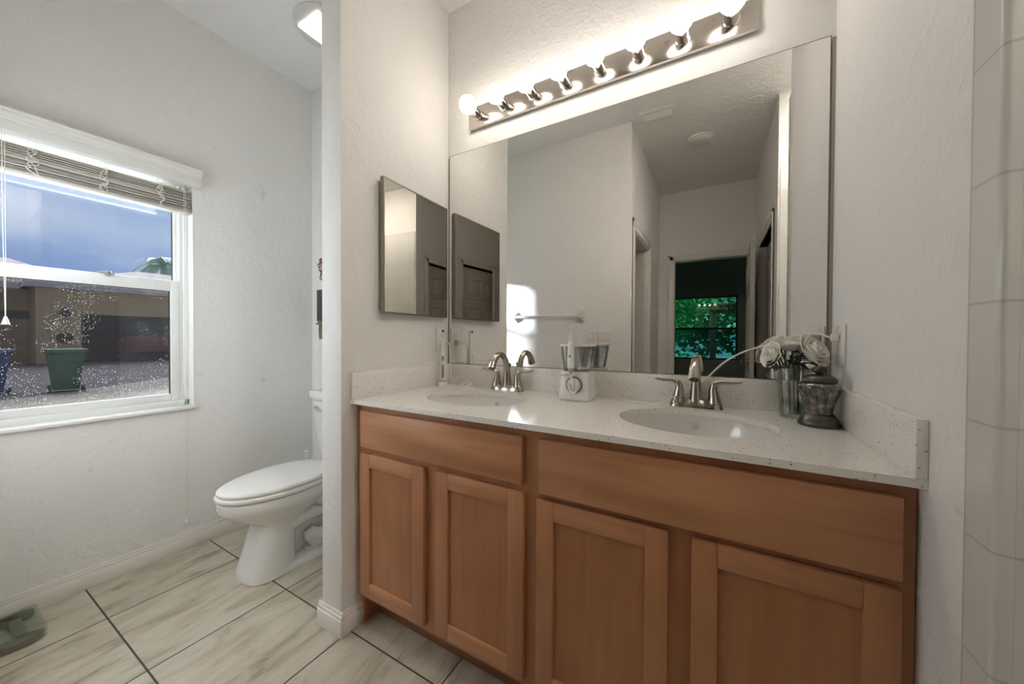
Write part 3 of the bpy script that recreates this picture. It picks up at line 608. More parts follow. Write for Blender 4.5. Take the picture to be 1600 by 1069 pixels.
# ------------------------------------------------------------------ mirrors
mi = thing('wall_mirror', 'large rectangular frameless wall mirror above the countertop backsplash', 'mirror', (W/2, -.003, ZB))
mx0, mx1, mz0, mz1 = .008, W-.012, ZB+.001, 2.124
m = MB(); m.mi = 1; m.box(mx0, mx1, -.0048, -.0005, mz0, mz1); m.mi = 0; bo = .0022
m.quad((mx0+bo, -.0050, mz0+bo), (mx1-bo, -.0050, mz0+bo), (mx1-bo, -.0050, mz1-bo), (mx0+bo, -.0050, mz1-bo)); m.build('mirror_glass', [MIRROR, MEDGE], mi, smooth=False)
for x0, x1 in ((.0005, .0065), (mx1+.003, W-.0005)): MB().box(x0, x1, -.004, -.0003, mz0, mz1-.006).build('edge_strip', STRIP, mi)  # brownish strips fill the gap on each side of the glass

mc = thing('medicine_cabinet', 'mirrored medicine cabinet with thin metal edge on the partition wall beside the big mirror', 'medicine cabinet', (0, -.037, 1.262))
dvec = Vector((.039-.021, -.467+.037, 0)); ang = math.atan2(-dvec.x, -dvec.y)      # door stands a little ajar
dl = dvec.length; dh = .572
MB().box(.0005, .006, -.425, -.008, .012, dh-.012).build('cabinet_body', pbr('cabinet_body_white', (.55, .52, .47), .5), mc, local=True, smooth=False)
m = MB(); m.box(-.018, -.0008, -dl, 0, 0, dh); dr = m.build('mirror_door', [MFRAME], mc, local=True, smooth=False); dr.location = (.021, 0, 0); dr.rotation_euler = (0, 0, -ang if ang < 0 else abs(math.atan2(dvec.x, -dvec.y)))
m = MB(); m.quad((0, -dl+.006, .006), (0, -.005, .006), (0, -.005, dh-.006), (0, -dl+.006, dh-.006)); m.build('mirror_glass', mirror_mat('cabinet_mirror', (.66, .645, .61)), dr, local=True, smooth=False)
m = MB()
for b in ((-.0008, .0012, -dl, -dl+.006, 0, dh), (-.0008, .0012, -.005, 0, 0, dh), (-.0008, .0012, -dl+.006, -.005, 0, .006), (-.0008, .0012, -dl+.006, -.005, dh-.006, dh)): m.box(*b)
m.build('door_frame', MFRAME, dr, local=True, smooth=False)

# ------------------------------------------------------------------ vanity light
bx0, bx1, bz0, bz1 = .1476, 1.3666, 2.216, 2.322
vl = thing('vanity_light', 'chrome vanity light bar with eight glowing globe bulbs above the mirror', 'vanity light', (.757, 0, bz0))
m = MB(); m.box(bx0, bx1, -.024, -.001, bz0, bz1, bev=.003); m.build('backplate', CHROMEW, vl)
for i in range(8):
    x, z = .207+.1543*i, 2.277
    m = MB(); m.lathe([(.0265, .0235), (.0265, .029), (.0235, .031), (.0235, .070), (.025, .071), (.025, .077), (.019, .077)], (x, 0, z-.003), 24, 'y'); so = m.build('socket', CHROME, vl)
    m = MB(); pr = [(.0135, .060), (.0145, .070)]+[(max(.0405*math.sin(a), .0005), .111-.0405*math.cos(a)) for a in [math.radians(22+158*k/14) for k in range(15)]]; m.lathe(pr, (x, 0, z), 24, 'y'); m.build('bulb', BULBM, so)

# ------------------------------------------------------------------ outlets and switches
def wall_plate(name, label, cat, p, axis, sgn, gangs=1, switch=False, group=None):
    t = thing(name, label, cat, p)
    def bx(u0, u1, z0, z1, d0, d1, nm, mt, par, bev=.0015):
        m = MB(); lo, hi = sorted((sgn*d0, sgn*d1)); m.box(lo, hi, u0, u1, z0, z1, bev=bev) if axis == 'x' else m.box(u0, u1, lo, hi, z0, z1, bev=bev); return m.build(nm, mt, par, local=True)
    w = .037+.023*(gangs-1); bx(-w, w, -.06, .06, .0005, .0065, 'cover_plate', WPLAST, t, .002)
    for g in range(gangs):
        c = (g-(gangs-1)/2)*.046
        if switch:
            bx(c-.0165, c+.0165, -.033, .033, .0060, .0072, 'switch_frame', pbr('switch_frame_grey', (.42, .40, .37), .5), t, 0)  # grey frame, darker than the plate, round each rocker
            bx(c-.014, c+.014, -.030, .030, .0065, .0095, 'rocker', WPLAST, t, .002)
        else:
            rc = bx(c-.0165, c+.0165, -.034, .034, .0060, .0085, 'receptacle', WPLAST, t, .002)
            for zz in (-.019, .019):
                for du in (-.006, .006): bx(c+du-.0012, c+du+.0012, zz-.001, zz+.007, .0080, .0088, 'slot', BPLAST, rc, 0)
                bx(c-.0025, c+.0025, zz-.010, zz-.005, .0080, .0088, 'ground_hole', BPLAST, rc, 0)
    return t
wall_plate('outlet', 'white wall outlet on the partition wall behind the electric toothbrush', 'outlet', (0, -.062, 1.150), 'x', 1)
wall_plate('outlet', 'white wall outlet on the right wall above the rose vase and jar', 'outlet', (W, -.113, 1.143), 'x', -1)
wall_plate('light_switch', 'four-gang white rocker switch plate on the rear wall, seen in the mirror', 'light switch', (.412, RY, 1.172), 'y', 1, 4, True)

# towel bar on the rear wall (seen in the mirror)
tb = thing('towel_bar', 'white ceramic towel bar on the rear wall, seen in the mirror', 'towel bar', (-.07, RY, 1.30))
for x in (-.395, .25):
    m = MB(); m.box(x-.026, x+.026, RY+.0005, RY+.012, 1.298, 1.40, bev=.003); m.loft([[(x+a*.026, RY+.012, 1.35+b*.05) for a, b in ((-1, -1), (1, -1), (1, 1), (-1, 1))], [(x+a*.017, RY+.047, 1.352+b*.018) for a, b in ((-1, -1), (1, -1), (1, 1), (-1, 1))]]); m.build('post', pbr('ceramic_white', (.58, .56, .52), .2), tb)
MB().tube([(-.39, RY+.036, 1.352), (.245, RY+.036, 1.352)], .0105, 14, 0).build('bar', pbr('towel_rod_white', (.72, .71, .69), .3), tb)

# ceiling vent and dome light
vt = thing('ceiling_vent', 'white louvred air vent on the ceiling, seen in the mirror', 'vent', (.855, RY+.0, H))
m = MB(); vx0, vx1, vy0, vy1 = .725, .985, -1.525, -1.385
for b in ((vx0, vx1, vy0, vy0+.03), (vx0, vx1, vy1-.03, vy1), (vx0, vx0+.03, vy0+.03, vy1-.03), (vx1-.03, vx1, vy0+.03, vy1-.03)): m.box(*b, H-.012, H-.0005, bev=.003)
m.build('frame', VINYL, vt)
for k in range(3):
    y = vy0+.043+k*.027; m = MB(); m.loft([[(x, y-.012, H-.012), (x, y+.010, H-.002), (x, y+.011, H-.004), (x, y-.011, H-.014)] for x in (vx0+.031, vx1-.031)]); m.build('louvre', VINYL, vt)
MB().box(vx0+.03, vx1-.03, vy0+.03, vy1-.03, H-.0022, H-.0008).build('duct_opening', GPLAST, vt)
dl_ = thing('ceiling_dome', 'round white ceiling dome in the hall, seen in the mirror', 'ceiling light', (1.13, -2.0, H))
MB().lathe([(.105, 0), (.105, -.010), (.095, -.014)], (1.13, -2.0, H-.0005), 36).build('rim', VINYL, dl_)
MB().lathe([(.094, -.012), (.088, -.025), (.066, -.038), (.035, -.045), (.001, -.047)], (1.13, -2.0, H-.0005), 36).build('diffuser', pbr('dome_white', (.62, .60, .56), .4), dl_)
# recessed can in the shower ceiling
sl = thing('shower_downlight', 'round recessed downlight in the shower ceiling', 'ceiling light', (1.95, -.985, H))
MB().lathe([(.15, -.0005), (.15, -.006), (.121, -.008), (.12, -.003)], (1.95, -.985, H), 32, cap=False).build('trim_ring', VINYL, sl)
MB().lathe([(.12, -.003), (.001, -.003)], (1.95, -.985, H), 32).build('lens', emis('shower_glow', (1, .94, .87), SHOWER_LAMP), sl)
# soap dish in the shower
sd = thing('soap_dish', 'white ceramic soap dish on the shower tile, seen in the cabinet mirror', 'soap dish', (2.40, -1.09, 1.22))
m = MB(); m.box(2.388, 2.3995, -1.17, -1.01, 1.22, 1.33, bev=.003); m.loft([superel(2.36, -1.09, .045, .075, 1.25, 4), superel(2.36, -1.09, .05, .08, 1.275, 4), superel(2.36, -1.09, .044, .072, 1.275, 4), superel(2.36, -1.09, .038, .066, 1.262, 4)]); m.build('dish', PORC, sd)

# ------------------------------------------------------------------ things on the counter
bx, by = .062, -.118
tbv = thing('electric_toothbrush', 'white electric toothbrush upright on its charger in the left corner', 'toothbrush', (bx, by, ZC))
ch = MB().lathe([(.0225, 0), (.0235, .003), (.0225, .020), (.021, .024), (.001, .024)], (bx, by, ZC), 28, sy=1.15).build('charger', WPLAST, tbv)
MB().lathe([(.0215, .0242), (.0215, .0262), (.001, .0262)], (bx, by, ZC), 28, sy=1.15).build('charger_ring', GPLAST, tbv)
hd = MB().lathe([(.013, .026), (.0148, .032), (.0152, .08), (.0150, .12), (.0135, .150), (.011, .172), (.008, .184), (.0072, .19)], (bx, by, ZC), 24).build('handle', WPLAST, tbv)
fdir = Vector((1.2425-bx, -1.4894-by, 0)).normalized(); sd_ = Vector((-fdir.y, fdir.x, 0))
m = MB(); rings = []
for z in (.042, .05, .09, .13, .148, .152):
    hw = .0065 if .045 < z < .15 else .004
    rings.append([tuple(Vector((bx, by, ZC+z))+fdir*(.0120 if z < .13 else .0110)+sd_*a*hw+fdir*b*.0042) for a, b in ((-1, 0), (1, 0), (.8, 1), (-.8, 1))])
m.loft(rings); m.build('grip_strip', pbr('grip_grey', (.25, .24, .22), .45), hd)
m = MB(); c = Vector((bx, by, ZC+.118))+fdir*.0145; m.sphere(c, .0055, 14, 8, 2.2); m.build('button', WPLAST, hd)
m = MB(); m.tube([(bx, by, ZC+.188), (bx, by, ZC+.255), (bx, by, ZC+.272)], [.0068, .0034, .0045], 12, 3); nk = m.build('brush_neck', WPLAST, tbv)
p = Vector((bx, by, ZC+.277)); m = MB(); m.tube([p-fdir*.004, p+fdir*.008], .0075, 14, 0); m.build('brush_head', WPLAST, tbv)
m = MB(); m.tube([p+fdir*.008, p+fdir*.0165], .0062, 12, 0); m.build('bristles', BPLAST, tbv)
m = MB(); m.box(.0092, .034, -.078, -.050, 1.118, 1.146, bev=.004); pl = m.build('charger_plug', WPLAST, tbv)
m = MB(); m.tube([(.032, -.064, 1.13), (.052, -.070, 1.133), (.070, -.075, 1.118), (.076, -.075, 1.08), (.074, -.072, 1.0), (.080, -.066, .945), (.088, -.05, .9185), (.112, -.05, .9175), (.14, -.045, .922), (.165, -.06, .936), (.190, -.05, .928), (.172, -.075, .9175), (.15, -.085, .918), (.165, -.045, .934), (.205, -.06, .919), (.245, -.055, .9175), (.285, -.045, .918), (.235, -.036, .930), (.10, -.06, .95), (.115, -.05, .968), (.13, -.045, .972)][:17], .0028, 8, 6); m.build('charger_cord', CORDM, tbv)
m = MB(); m.tube([(.092, -.055, .918), (.09, -.05, .94), (.10, -.045, .958), (.118, -.042, .966)], .0018, 8, 6); m.build('cord_loop', CORDM, tbv); m = MB(); m.tube([(.215, -.035, .9165), (.222, -.032, .93), (.214, -.03, .945)], .0018, 8, 6); m.build('cord_loop', CORDM, tbv)

fx, fy = .766, -.115
wf = thing('water_flosser', 'white water flosser with clear reservoir standing between the two sinks', 'water flosser', (fx, fy, ZC))
def rrect(cx, cy, hx, hy, z, p=5, n=40): return superel(cx, cy, hx, hy, z, p, n)
bd = MB().loft([rrect(fx, fy, .066, .056, ZC+.001), rrect(fx, fy, .068, .058, ZC+.005), rrect(fx, fy, .067, .056, ZC+.022), rrect(fx, fy, .064, .052, ZC+.05), rrect(fx, fy+.002, .060, .050, ZC+.108), rrect(fx, fy+.002, .058, .048, ZC+.113)]).build('body', WPLAST, wf, angle=50)
MB().loft([rrect(fx, fy, .064, .054, ZC+.0002), rrect(fx, fy, .0665, .0565, ZC+.0045)]).build('base_ring', GPLAST, bd)
m = MB(); oz = [(.113, .050, .044), (.12, .053, .046), (.17, .062, .050), (.212, .067, .053)]
m.loft([rrect(fx, fy+.004, a, b, ZC+z, 4) for z, a, b in oz]+[rrect(fx, fy+.004, a-.003, b-.003, ZC+z, 4) for z, a, b in oz[::-1]]); m.build('reservoir', SMOKE, wf, angle=50)
MB().loft([rrect(fx, fy+.004, .068, .054, ZC+.2122, 4), rrect(fx, fy+.004, .069, .055, ZC+.214, 4), rrect(fx, fy+.004, .067, .053, ZC+.220, 4)]).build('lid', WPLAST, wf, angle=50)
# front frame rib on the left, dial, hose ring, wand
def frontpt(u, z, d): # point in front of the body towards the camera side
    return (fx+u, fy-.050-d, ZC+z)
m = MB(); m.lathe([(.034, 0), (.034, .004), (.031, .005), (.031, .002), (.027, .002), (.027, .005), (.001, .006)], frontpt(.005, .062, .002), 36, 'y'); m.build('dial_surround', GPLAST, bd)
m = MB(); m.lathe([(.0265, .002), (.0265, .012), (.024, .0145), (.001, .0145)], frontpt(.005, .062, .0), 32, 'y'); m.box(fx+.002, fx+.008, fy-.050-.020, fy-.050-.012, ZC+.040, ZC+.084, bev=.002); m.build('pressure_dial', WPLAST, bd)
m = MB(); q = [frontpt(-.003, .112, .018)]+[frontpt(.007+.028*math.sin(a)*.62-.0, .060-.028*math.cos(a)*-1, .022) for a in [2*PI*k/14 for k in range(-1, 12)]]; m.tube(q, .0034, 8, 5); m.build('hose', CORDM, wf)
m = MB(); c0 = Vector(frontpt(-.005, 0, .014)); m.tube([c0+Vector((0, 0, .100)), c0+Vector((0, 0, .128))], [.0052, .0125], 16, 0); m.build('wand_collar', pbr('collar_beige', (.40, .36, .31), .4), wf)
m = MB(); m.tube([c0+Vector((0, 0, .128)), c0+Vector((0, 0, .136)), c0+Vector((0, 0, .18)), c0+Vector((0, .0, .222)), c0+Vector((0, 0, .232))], [.0125, .0138, .0142, .0125, .007], 18, 4); wd = m.build('wand', WPLAST, wf)
m = MB(); m.sphere(c0+Vector((0, -.012, .175)), .0055, 12, 8, 1.3); m.build('wand_button', GPLAST, wd)
m = MB(); m.tube([c0+Vector((0, 0, .230)), c0+Vector((0, 0, .262)), c0+Vector((.002, -.002, .292)), c0+Vector((.004, -.008, .300))], [.0062, .0034, .0024, .0018], 10, 4); m.build('wand_tip', pbr('tip_white', (.78, .77, .74), .3), wd)
tcu = bpy.data.curves.new('logo', 'FONT'); tcu.body = 'waterpik'; tcu.size = .0105; tcu.extrude = .0003; tcu.align_x = 'CENTER'
to = bpy.data.objects.new('logo_curve', tcu); COL.objects.link(to); bpy.context.view_layer.update()
tm = bpy.data.meshes.new_from_object(to.evaluated_get(bpy.context.evaluated_depsgraph_get())); bpy.data.objects.remove(to)
lg = bpy.data.objects.new('logo', tm); COL.objects.link(lg); tm.materials.clear(); tm.materials.append(GPLAST); lg.parent = bd; lg.location = (-.036, -.0497, .096); lg.rotation_euler = (PI/2-.03, 0, 0)
m = MB(); m.tube([(.826, -.085, ZC+.012), (.842, -.06, ZC+.04), (.862, -.035, ZC+.085), (.885, -.032, ZC+.07), (.905, -.045, ZC+.015), (.945, -.075, ZC+.003), (1.01, -.098, ZC+.003), (1.07, -.100, ZC+.003), (1.115, -.096, ZC+.032), (1.150, -.048, ZC+.042), (1.175, -.026, ZC+.064), (1.215, -.020, ZC+.092), (1.275, -.014, ZC+.158), (1.335, -.012, ZC+.199), (1.40, -.014, ZC+.224), (1.46, -.03, ZC+.25), (1.52, -.06, ZC+.262), (1.546, -.095, ZC+.250)], .0029, 8, 8); m.build('power_cord', CORDM, wf)
m = MB(); m.box(1.545, 1.5612, -.124, -.100, 1.152, 1.176, bev=.004); m.build('power_plug', WPLAST, wf)

# vase with water
vx, vy = 1.463, -.088
vz = thing('flower_vase', 'clear tapered glass vase holding white roses beside the silver jar', 'vase', (vx, vy, ZC))
MB().lathe([(.034, .0005), (.0355, .003), (.0375, .05), (.0455, .155), (.0438, .155), (.0358, .05), (.0335, .013), (.001, .011)], (vx, vy, ZC), 36).build('vase_glass', CLEAR, vz, angle=60)
MB().lathe([(.001, .0125), (.0330, .0135), (.0348, .045), (.0356, .056), (.001, .056)], (vx, vy, ZC), 36).build('water', WATER, vz, angle=50)
def rose(center, direction, size, label, stem_to, seedv, leaves=3):
    rnd = random.Random(seedv); root = thing('rose', label, 'flower', tuple(stem_to), group='white roses in the vase')
    q = Vector(direction).normalized().to_track_quat('Z', 'Y').to_matrix(); c = Vector(center); m = MB()
    for layer, (n, R, Hh, curl, a0) in enumerate(((3, .25, .95, 0, 0), (3, .42, 1.0, .04, .6), (4, .62, .98, .14, .2), (5, .82, .9, .26, .9), (6, 1.0, .78, .42, .4))):
        for k in range(n):
            a_c = a0+2*PI*k/n+rnd.uniform(-.15, .15); wd_ = 2*PI/n*.72; hs = Hh*rnd.uniform(.92, 1.06); G = []
            for iv in range(6):
                v = iv/5; row = []
                for iu in range(7):
                    u = iu/3-1; aa = a_c+u*wd_*(.55+.45*math.sin(PI*min(1, v*.8+.12)))
                    rho = R*(.22+.78*math.sin(min(1, v*1.35)*PI/2)) + curl*max(0, v-.6)*1.4 + .02*math.sin(u*5+seedv+k)*v
                    zz = hs*v-.14*abs(u)**2*v-curl*.55*max(0, v-.62)*1.2
                    row.append(m.bm.verts.new(c+q @ Vector((rho*math.cos(aa), rho*math.sin(aa), zz-.45))*size))
                G.append(row)
            for i in range(5):
                for j in range(6): m.bm.faces.new((G[i][j], G[i][j+1], G[i+1][j+1], G[i+1][j]))
    bl_ = m.build('bloom', PETAL, root, angle=180)
    md = bl_.modifiers.new('thick', 'SOLIDIFY'); md.thickness = .0008
    ba = c-q @ Vector((0, 0, .45))*size; m = MB(); s0 = Vector(stem_to); mid = (ba+s0)/2+Vector((0, 0, .012)); mid.x = vx+(mid.x-vx)*.5; mid.y = vy+(mid.y-vy)*.5
    m.tube([ba+q @ Vector((0, 0, .05))*size, ba-q @ Vector((0, 0, .35))*size, mid, s0], [.0045, .0028, .0026, .0024], 8, 6); m.build('stem', STEMM, root)
    for k in range(leaves+2):
        a = rnd.uniform(0, 2*PI); L_ = rnd.uniform(.045, .066) if k < leaves else .028; m = MB(); side = Vector((math.cos(a), math.sin(a), rnd.uniform(-.5, .35))).normalized(); base = ba+(mid-ba)*(rnd.uniform(.0, .5) if k < leaves else 0)
        w_ = side.cross(Vector((0, 0, 1))).normalized(); rows = []
        for i in range(6):
            t_ = i/5; ctr = base+side*L_*t_+Vector((0, 0, -.35*L_*t_*t_)); hw = L_*.27*math.sin(PI*min(1, t_*.92+.06)); rows.append([m.bm.verts.new(ctr-w_*hw+Vector((0, 0, hw*.4))), m.bm.verts.new(ctr), m.bm.verts.new(ctr+w_*hw+Vector((0, 0, hw*.4)))])
        for i in range(5):
            for j in range(2): m.bm.faces.new((rows[i][j], rows[i][j+1], rows[i+1][j+1], rows[i+1][j]))
        lf = m.build('leaf' if k < leaves else 'sepal', LEAFM, root, angle=180); md = lf.modifiers.new('thick', 'SOLIDIFY'); md.thickness = .0006
    return root
rose((1.405, -.100, 1.108), (-.75, -.45, .25), .034, 'white rose drooping left over the vase rim', (vx-.012, vy-.008, ZC+.02), 3)
rose((1.507, -.092, 1.124), (.5, -.35, .35), .046, 'largest white rose, leaning right above the silver jar', (vx+.012, vy-.004, ZC+.02), 11)
rose((1.418, -.062, 1.140), (-.5, .25, .55), .028, 'small white rose at the back left of the vase under the cord', (vx-.006, vy+.012, ZC+.02), 5, 1)
rose((1.458, -.070, 1.135), (-.15, .1, .9), .030, 'white rose in the middle between two bigger blooms', (vx+.004, vy+.010, ZC+.02), 8, 1)

# lidded jar
jx, jy = 1.505, -.186
jr = thing('lidded_jar', 'silvery fluted glass jar with dark pewter lid and foot in the right corner', 'jar', (jx, jy, ZC))
MB().lathe([(.0465, 0), (.048, .003), (.048, .009), (.045, .012), (.044, .016), (.039, .025), (.035, .030), (.034, .034), (.001, .034)], (jx, jy, ZC), 40).build('foot', PEWTER, jr)
n = 160; prof = [(.030, .034), (.0315, .045), (.036, .065), (.0425, .085), (.0475, .100), (.0495, .109), (.0485, .116), (.043, .121), (.038, .1235)]
rings = []
for r, z in prof:
    k = .15*max(0, math.sin(PI*min(1, (z-.034)/.088)))
    rings.append([(jx+r*(1-k+k*abs(math.sin(5*2*PI*i/n)))*math.cos(2*PI*i/n), jy+r*(1-k+k*abs(math.sin(5*2*PI*i/n)))*math.sin(2*PI*i/n), ZC+z) for i in range(n)])
MB().loft(rings).build('jar_body', MERC, jr, angle=50)
li = MB().lathe([(.039, .1238), (.0405, .1265), (.0405, .131), (.038, .134), (.037, .137), (.030, .142), (.018, .145), (.001, .1455)], (jx, jy, ZC), 40).build('lid', PEWTER, jr)
MB().lathe([(.008, .1445), (.009, .148), (.016, .151), (.0185, .156), (.0175, .161), (.013, .166), (.006, .1695), (.001, .170)], (jx, jy, ZC), 28).build('finial', pbr('pewter_dark', (.07, .065, .06), .35, .8, bump=(220, .6, .002)), li)

# ------------------------------------------------------------------ bedroom beyond the hall
BY = -6.0
boxes('floor_bedroom', DARKFLOOR, [(-1.2, 3.2, BY-.1, FY-.14, -.1, -.002)])
boxes('ceiling_bedroom', DARKWALL, [(-1.2, 3.2, BY-.1, FY-.14, H, H+.1)])
wx0, wx1, wz0, wz1 = .52, 1.62, .77, 1.94
boxes('wall_bedroom_end', DARKWALL, [(-1.2, wx0, BY-.12, BY, 0, H), (wx1, 3.2, BY-.12, BY, 0, H), (wx0, wx1, BY-.12, BY, 0, wz0), (wx0, wx1, BY-.12, BY, wz1, H)])
boxes('wall_bedroom_left', DARKWALL, [(-1.3, -1.2, BY, FY-.12, 0, H)]); boxes('wall_bedroom_right', DARKWALL, [(3.2, 3.3, BY, FY-.12, 0, H)])
boxes('wall_bedroom_near', DARKWALL, [(-1.2, DX0-.06, FY-.14, FY-.121, 0, H), (DX1+.05, 3.2, FY-.14, FY-.121, 0, H), (DX0-.06, DX1+.05, FY-.14, FY-.121, DZ+.05, H)])
m = MB()
for b in ((wx0, wx0+.03, wz0, wz1), (wx1-.03, wx1, wz0, wz1), (wx0, wx1, wz0, wz0+.03), (wx0, wx1, wz1-.03, wz1), (wx0, wx1, 1.325, 1.365)): m.box(b[0], b[1], BY-.09, BY-.04, b[2], b[3])
w2 = struct(m.build('window_2', pbr('grey_frame', (.10, .11, .11), .5)))
MB().box(wx0+.03, wx1-.03, BY-.066, BY-.062, 1.365, wz1-.03).build('glass_pane', glass('tinted_upper', (.60, .95, .76), .03), w2, smooth=False)
MB().box(wx0+.03, wx1-.03, BY-.066, BY-.062, wz0+.03, 1.325).build('glass_pane', glass('tinted_lower', (.34, .62, .55), .03), w2, smooth=False)

# ------------------------------------------------------------------ outdoors, garden side
boxes('ground_garden', LAWN, [(-6, 9, -22, BY-.12, -.3, -.15)])
def leaf_cloud(m, c, rad, n, size, rnd, long=1.6):
    for _ in range(n):
        d = Vector((rnd.gauss(0, 1), rnd.gauss(0, 1), rnd.gauss(0, 1))).normalized()*rnd.random()**.4; p = Vector(c)+Vector((d.x*rad[0], d.y*rad[1], d.z*rad[2]))
        a = Vector((rnd.uniform(-1, 1), rnd.uniform(-1, 1), rnd.uniform(-.8, .5))).normalized(); b = a.orthogonal().normalized(); s = size*rnd.uniform(.6, 1.4)
        m.quad(p-a*s*long/2, p+b*s*.4, p+a*s*long/2, p-b*s*.4)
def tree(name, label, cat, base, trunk_h, tr, crown, n, size, mt, seedv):
    rnd = random.Random(seedv); t = thing(name, label, cat, base); b = Vector(base)
    m = MB(); m.tube([b, b+Vector((.05, 0, trunk_h*.5)), b+Vector((0, .05, trunk_h))], [tr, tr*.85, tr*.7], 10, 4); m.build('trunk', BARK, t)
    m = MB()
    for c, r in crown: leaf_cloud(m, b+Vector(c), r, n, size, rnd)
    m.build('crown', mt, t, smooth=False)
tree('garden_tree', 'bright green leafy tree at the left of the bedroom window, seen in the mirror', 'tree', (-.2, -10.9, -.15), 1.4, .08, [((.2, 0, 1.9), (1.0, .6, .8)), ((.6, .2, 2.6), (.9, .5, .6)), ((-.3, 0, 2.4), (.8, .5, .7))], 900, .10, FOL1, 21)
tree('garden_tree', 'deep green tree behind the pergola post, seen through the bedroom window', 'tree', (2.1, -11.6, -.15), 1.6, .1, [((0, 0, 1.6), (1.3, .8, .9)), ((.5, 0, 2.6), (1.4, .8, 1.0)), ((-1.3, -.6, 2.9), (1.4, .8, 1.0)), ((-1.5, -.5, 1.4), (1.2, .7, .9))], 1000, .12, FOL2, 22)
pt = thing('strap_leaf_plant', 'low strap-leaved plant in front of the trees, seen through the bedroom window', 'plant', (.35, -7.7, -.15)); m = MB(); rnd = random.Random(4)
for k in range(26):
    a = rnd.uniform(0, 2*PI); L_ = rnd.uniform(.7, 1.25); d = Vector((math.cos(a), math.sin(a), 0)); w_ = d.cross(Vector((0, 0, 1)))*.035; b = Vector((.35, -7.7, -.15)); rows = []
    for i in range(7):
        t_ = i/6; c = b+d*L_*.55*t_**1.5+Vector((0, 0, L_*(1.25*t_-.45*t_*t_))); k_ = math.sin(PI*(.15+.85*(1-t_)))+.05; rows.append([m.bm.verts.new(c-w_*k_), m.bm.verts.new(c+w_*k_)])
    for i in range(6): m.bm.faces.new((rows[i][0], rows[i][1], rows[i+1][1], rows[i+1][0]))
m.build('leaves', FOL1, pt)
pg = thing('pergola', 'brown timber garden pergola beyond the bedroom window, seen in the mirror', 'pergola', (1.25, -8.6, -.15))
MB().box(1.16, 1.30, -8.67, -8.53, -.15, 1.86, bev=.01).build('post', TIMBER, pg); MB().box(2.36, 2.50, -8.67, -8.53, -.15, 1.86, bev=.01).build('post', TIMBER, pg)
MB().box(1.12, 2.6, -8.64, -8.56, 1.78, 1.86, bev=.008).build('beam', TIMBER, pg)
for k in range(10):
    x = 1.14+k*.145; MB().box(x, x+.055, -9.6, -8.45, 1.86, 1.98, bev=.005).build('rafter', TIMBER, pg)
MB().box(1.1, 2.62, -9.62, -8.43, 1.98, 2.02, bev=.003).build('roof_panel', TIMBER, pg)
fn = thing('garden_fence', 'blue grey slatted garden fence across the yard, seen in the mirror', 'fence', (1.5, -14.2, -.15)); m = MB()
for k in range(11): m.box(-4, 7, -14.23, -14.2, -.1+k*.16, .04+k*.16)
m.build('slat_panel', FENCEM, fn)
for x in (-3, 0, 3, 6): MB().box(x-.05, x+.05, -14.3, -14.23, -.15, 1.7).build('post', FENCEM, fn)

# ------------------------------------------------------------------ outdoors, street side
GZ = -.2
m = MB(); m.prism([(-60, -40), (-12.0, -40), (-11.5, -.6), (-12.6, 1.0), (-14.3, 3.05), (-20, 9), (-60, 40)], 'z', GZ-.1, GZ); struct(m.build('ground_driveway', ASPH, smooth=False))
m = MB(); m.prism([(-12.0, -40), (-1.6, -40), (-1.6, 40), (-60, 40), (-20, 9), (-14.3, 3.05), (-12.6, 1.0), (-11.5, -.6)], 'z', GZ-.1, GZ); struct(m.build('ground_walk', CONC, smooth=False))
nh = thing('neighbor_house', 'tan stucco house with brown tile roof across the driveway, seen through the window', 'house', (-30, 4, GZ))
HXF = -26.6
m = MB(); m.box(HXF-8, HXF, 1.9, 3.3, GZ, 3.5); m.box(HXF-8, HXF, 8.6, 13, GZ, 3.5); m.box(HXF-8, HXF, 3.3, 8.6, 2.25, 3.5); m.build('wall', STUCCO, nh, smooth=False)
MB().box(HXF-8, HXF-1.1, -12, 1.9, GZ, 3.4).build('wing_wall', STUCCO2, nh, smooth=False)
MB().box(HXF-1.14, HXF-1.07, 1.0-.15, 1.85, 1.95, 2.35).build('window', GARDARK, nh, smooth=False)
m = MB(); m.box(HXF-6, HXF-.3, 3.3, 8.6, GZ, 2.25); m.build('garage_opening', GARDARK, nh, smooth=False)
m = MB(); m.box(HXF-.1, HXF+.5, 1.5, 13.3, 3.45, 3.68); m.box(HXF-1.2, HXF-.2, -12.3, 1.5, 3.35, 3.62); m.build('fascia', FASCIA, nh, smooth=False)
m = MB(); m.loft([[(HXF+.5, 1.5, 3.66), (HXF+.5, 13.3, 3.66), (HXF-8.5, 13.3, 3.66), (HXF-8.5, 1.5, 3.66)], [(HXF-3.6, 6.2, 5.2), (HXF-3.6, 8.0, 5.2), (HXF-4.4, 8.0, 5.2), (HXF-4.4, 6.2, 5.2)]])
m.loft([[(HXF-.2, -12.3, 3.6), (HXF-.2, 4.5, 3.6), (HXF-8.5, 4.5, 3.6), (HXF-8.5, -12.3, 3.6)], [(HXF-4.2, -8, 5.2), (HXF-4.2, 1.6, 5.2), (HXF-4.5, 1.6, 5.2), (HXF-4.5, -8, 5.2)]]); m.build('roof', ROOFM, nh, smooth=False)
m = MB(); m.lathe([(.1, 0), (.16, .05), (.16, .28), (.08, .38), (.02, .45)], (HXF+.17, 2.75, 2.1), 12); m.build('sconce', BPLAST, nh)
m = MB(); m.lathe([(.26, 0), (.26, .06), (.2, .1), (.01, .1)], (HXF, 2.75, 1.05), 20, 'x'); m.build('wall_plaque', pbr('dark_plaque', (.06, .055, .055), .6), nh)
cr_ = thing('car', 'dark red car parked in the neighbour garage opening', 'car', (HXF+.55, 5.6, GZ))
def cpt(l): return [(5.6+a, b) for a, b in l]
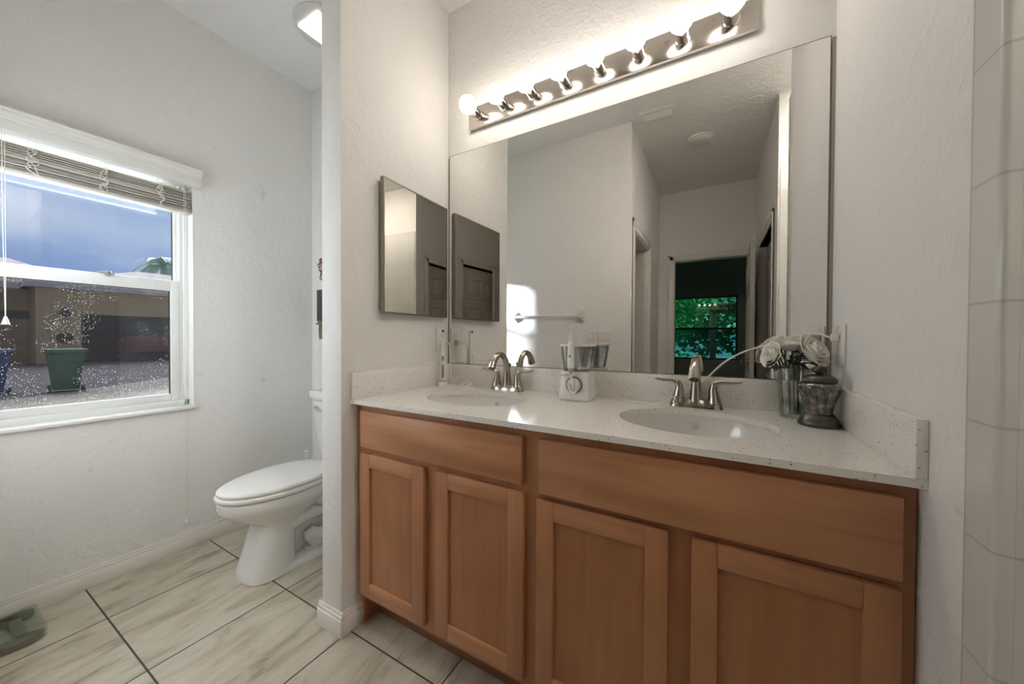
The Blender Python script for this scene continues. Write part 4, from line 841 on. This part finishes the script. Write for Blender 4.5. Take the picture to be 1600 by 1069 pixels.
m = MB(); m.prism(cpt([(-1.0, .32), (1.0, .32), (1.05, .75), (1.0, 1.05), (.72, 1.12), (-.72, 1.12), (-1.0, 1.05), (-1.05, .75)]), 'x', HXF-.25, HXF+1.3); m.build('body', CARRED, cr_, smooth=False)
m = MB(); m.prism(cpt([(-.78, 1.12), (.78, 1.12), (.6, 1.5), (-.6, 1.5)]), 'x', HXF-.2, HXF+.9); m.build('cabin', CARGL, cr_, smooth=False)
for y in (4.75, 6.45): MB().cyl((HXF+.5, y, GZ+.3), .3, .18, 18, 'x').build('wheel', BPLAST, cr_)
def bin_(x, y, mt, label, rz):
    t = thing('wheelie_bin', label, 'bin', (x, y, GZ), rz, 'wheeled bins on the driveway')
    m = MB(); m.loft([[(a*sx, b*sy, z) for a, b in ((-1, -1), (1, -1), (1, 1), (-1, 1))] for z, sx, sy in ((.06, .22, .20), (.9, .31, .28), (.95, .34, .31), (1.0, .34, .31))]); m.build('tub', mt, t, local=True, smooth=False)
    m = MB(); m.box(-.36, .35, -.33, .33, 1.0, 1.04, bev=.015); m.box(-.40, -.34, -.25, .25, .96, 1.02, bev=.01); m.build('lid', mt, t, local=True)
    for s in (-1, 1):
        m = MB(); m.lathe([(.1, -.03), (.1, .03)], (-.24, s*.26, .1), 16, 'y'); m.build('wheel', BPLAST, t, local=True)
bin_(-12.55, .62, GREENB, 'dark green wheeled bin on the driveway outside the window', math.radians(175))
bin_(-13.1, -.42, BLUEB, 'blue wheeled bin at the left edge of the window', math.radians(180))
pa = thing('palm_tree', 'small palm rising behind the tile roof outside the window', 'palm', (-37, 9.3, GZ)); b = Vector((-37, 9.3, GZ))
m = MB(); m.tube([b, b+Vector((.1, .1, 3)), b+Vector((0, 0, 7.0))], [.22, .18, .16], 10, 4); m.build('trunk', BARK, pa); m = MB(); rnd = random.Random(9)
for k in range(30):
    a = 2*PI*k/30*3.3; L_ = rnd.uniform(1.5, 2.2); e0 = rnd.uniform(.1, 1.2); d = Vector((math.cos(a), math.sin(a), 0)); w_ = d.cross(Vector((0, 0, 1)))*.22; c0_ = b+Vector((0, 0, 7.0)); rows = []
    for i in range(7):
        t_ = i/6; c = c0_+d*L_*t_+Vector((0, 0, L_*(e0*t_-1.1*t_*t_))); k_ = .15+math.sin(PI*t_); rows.append([m.bm.verts.new(c-w_*k_), m.bm.verts.new(c+w_*k_)])
    for i in range(6): m.bm.faces.new((rows[i][0], rows[i][1], rows[i+1][1], rows[i+1][0]))
m.build('fronds', FOL3, pa)
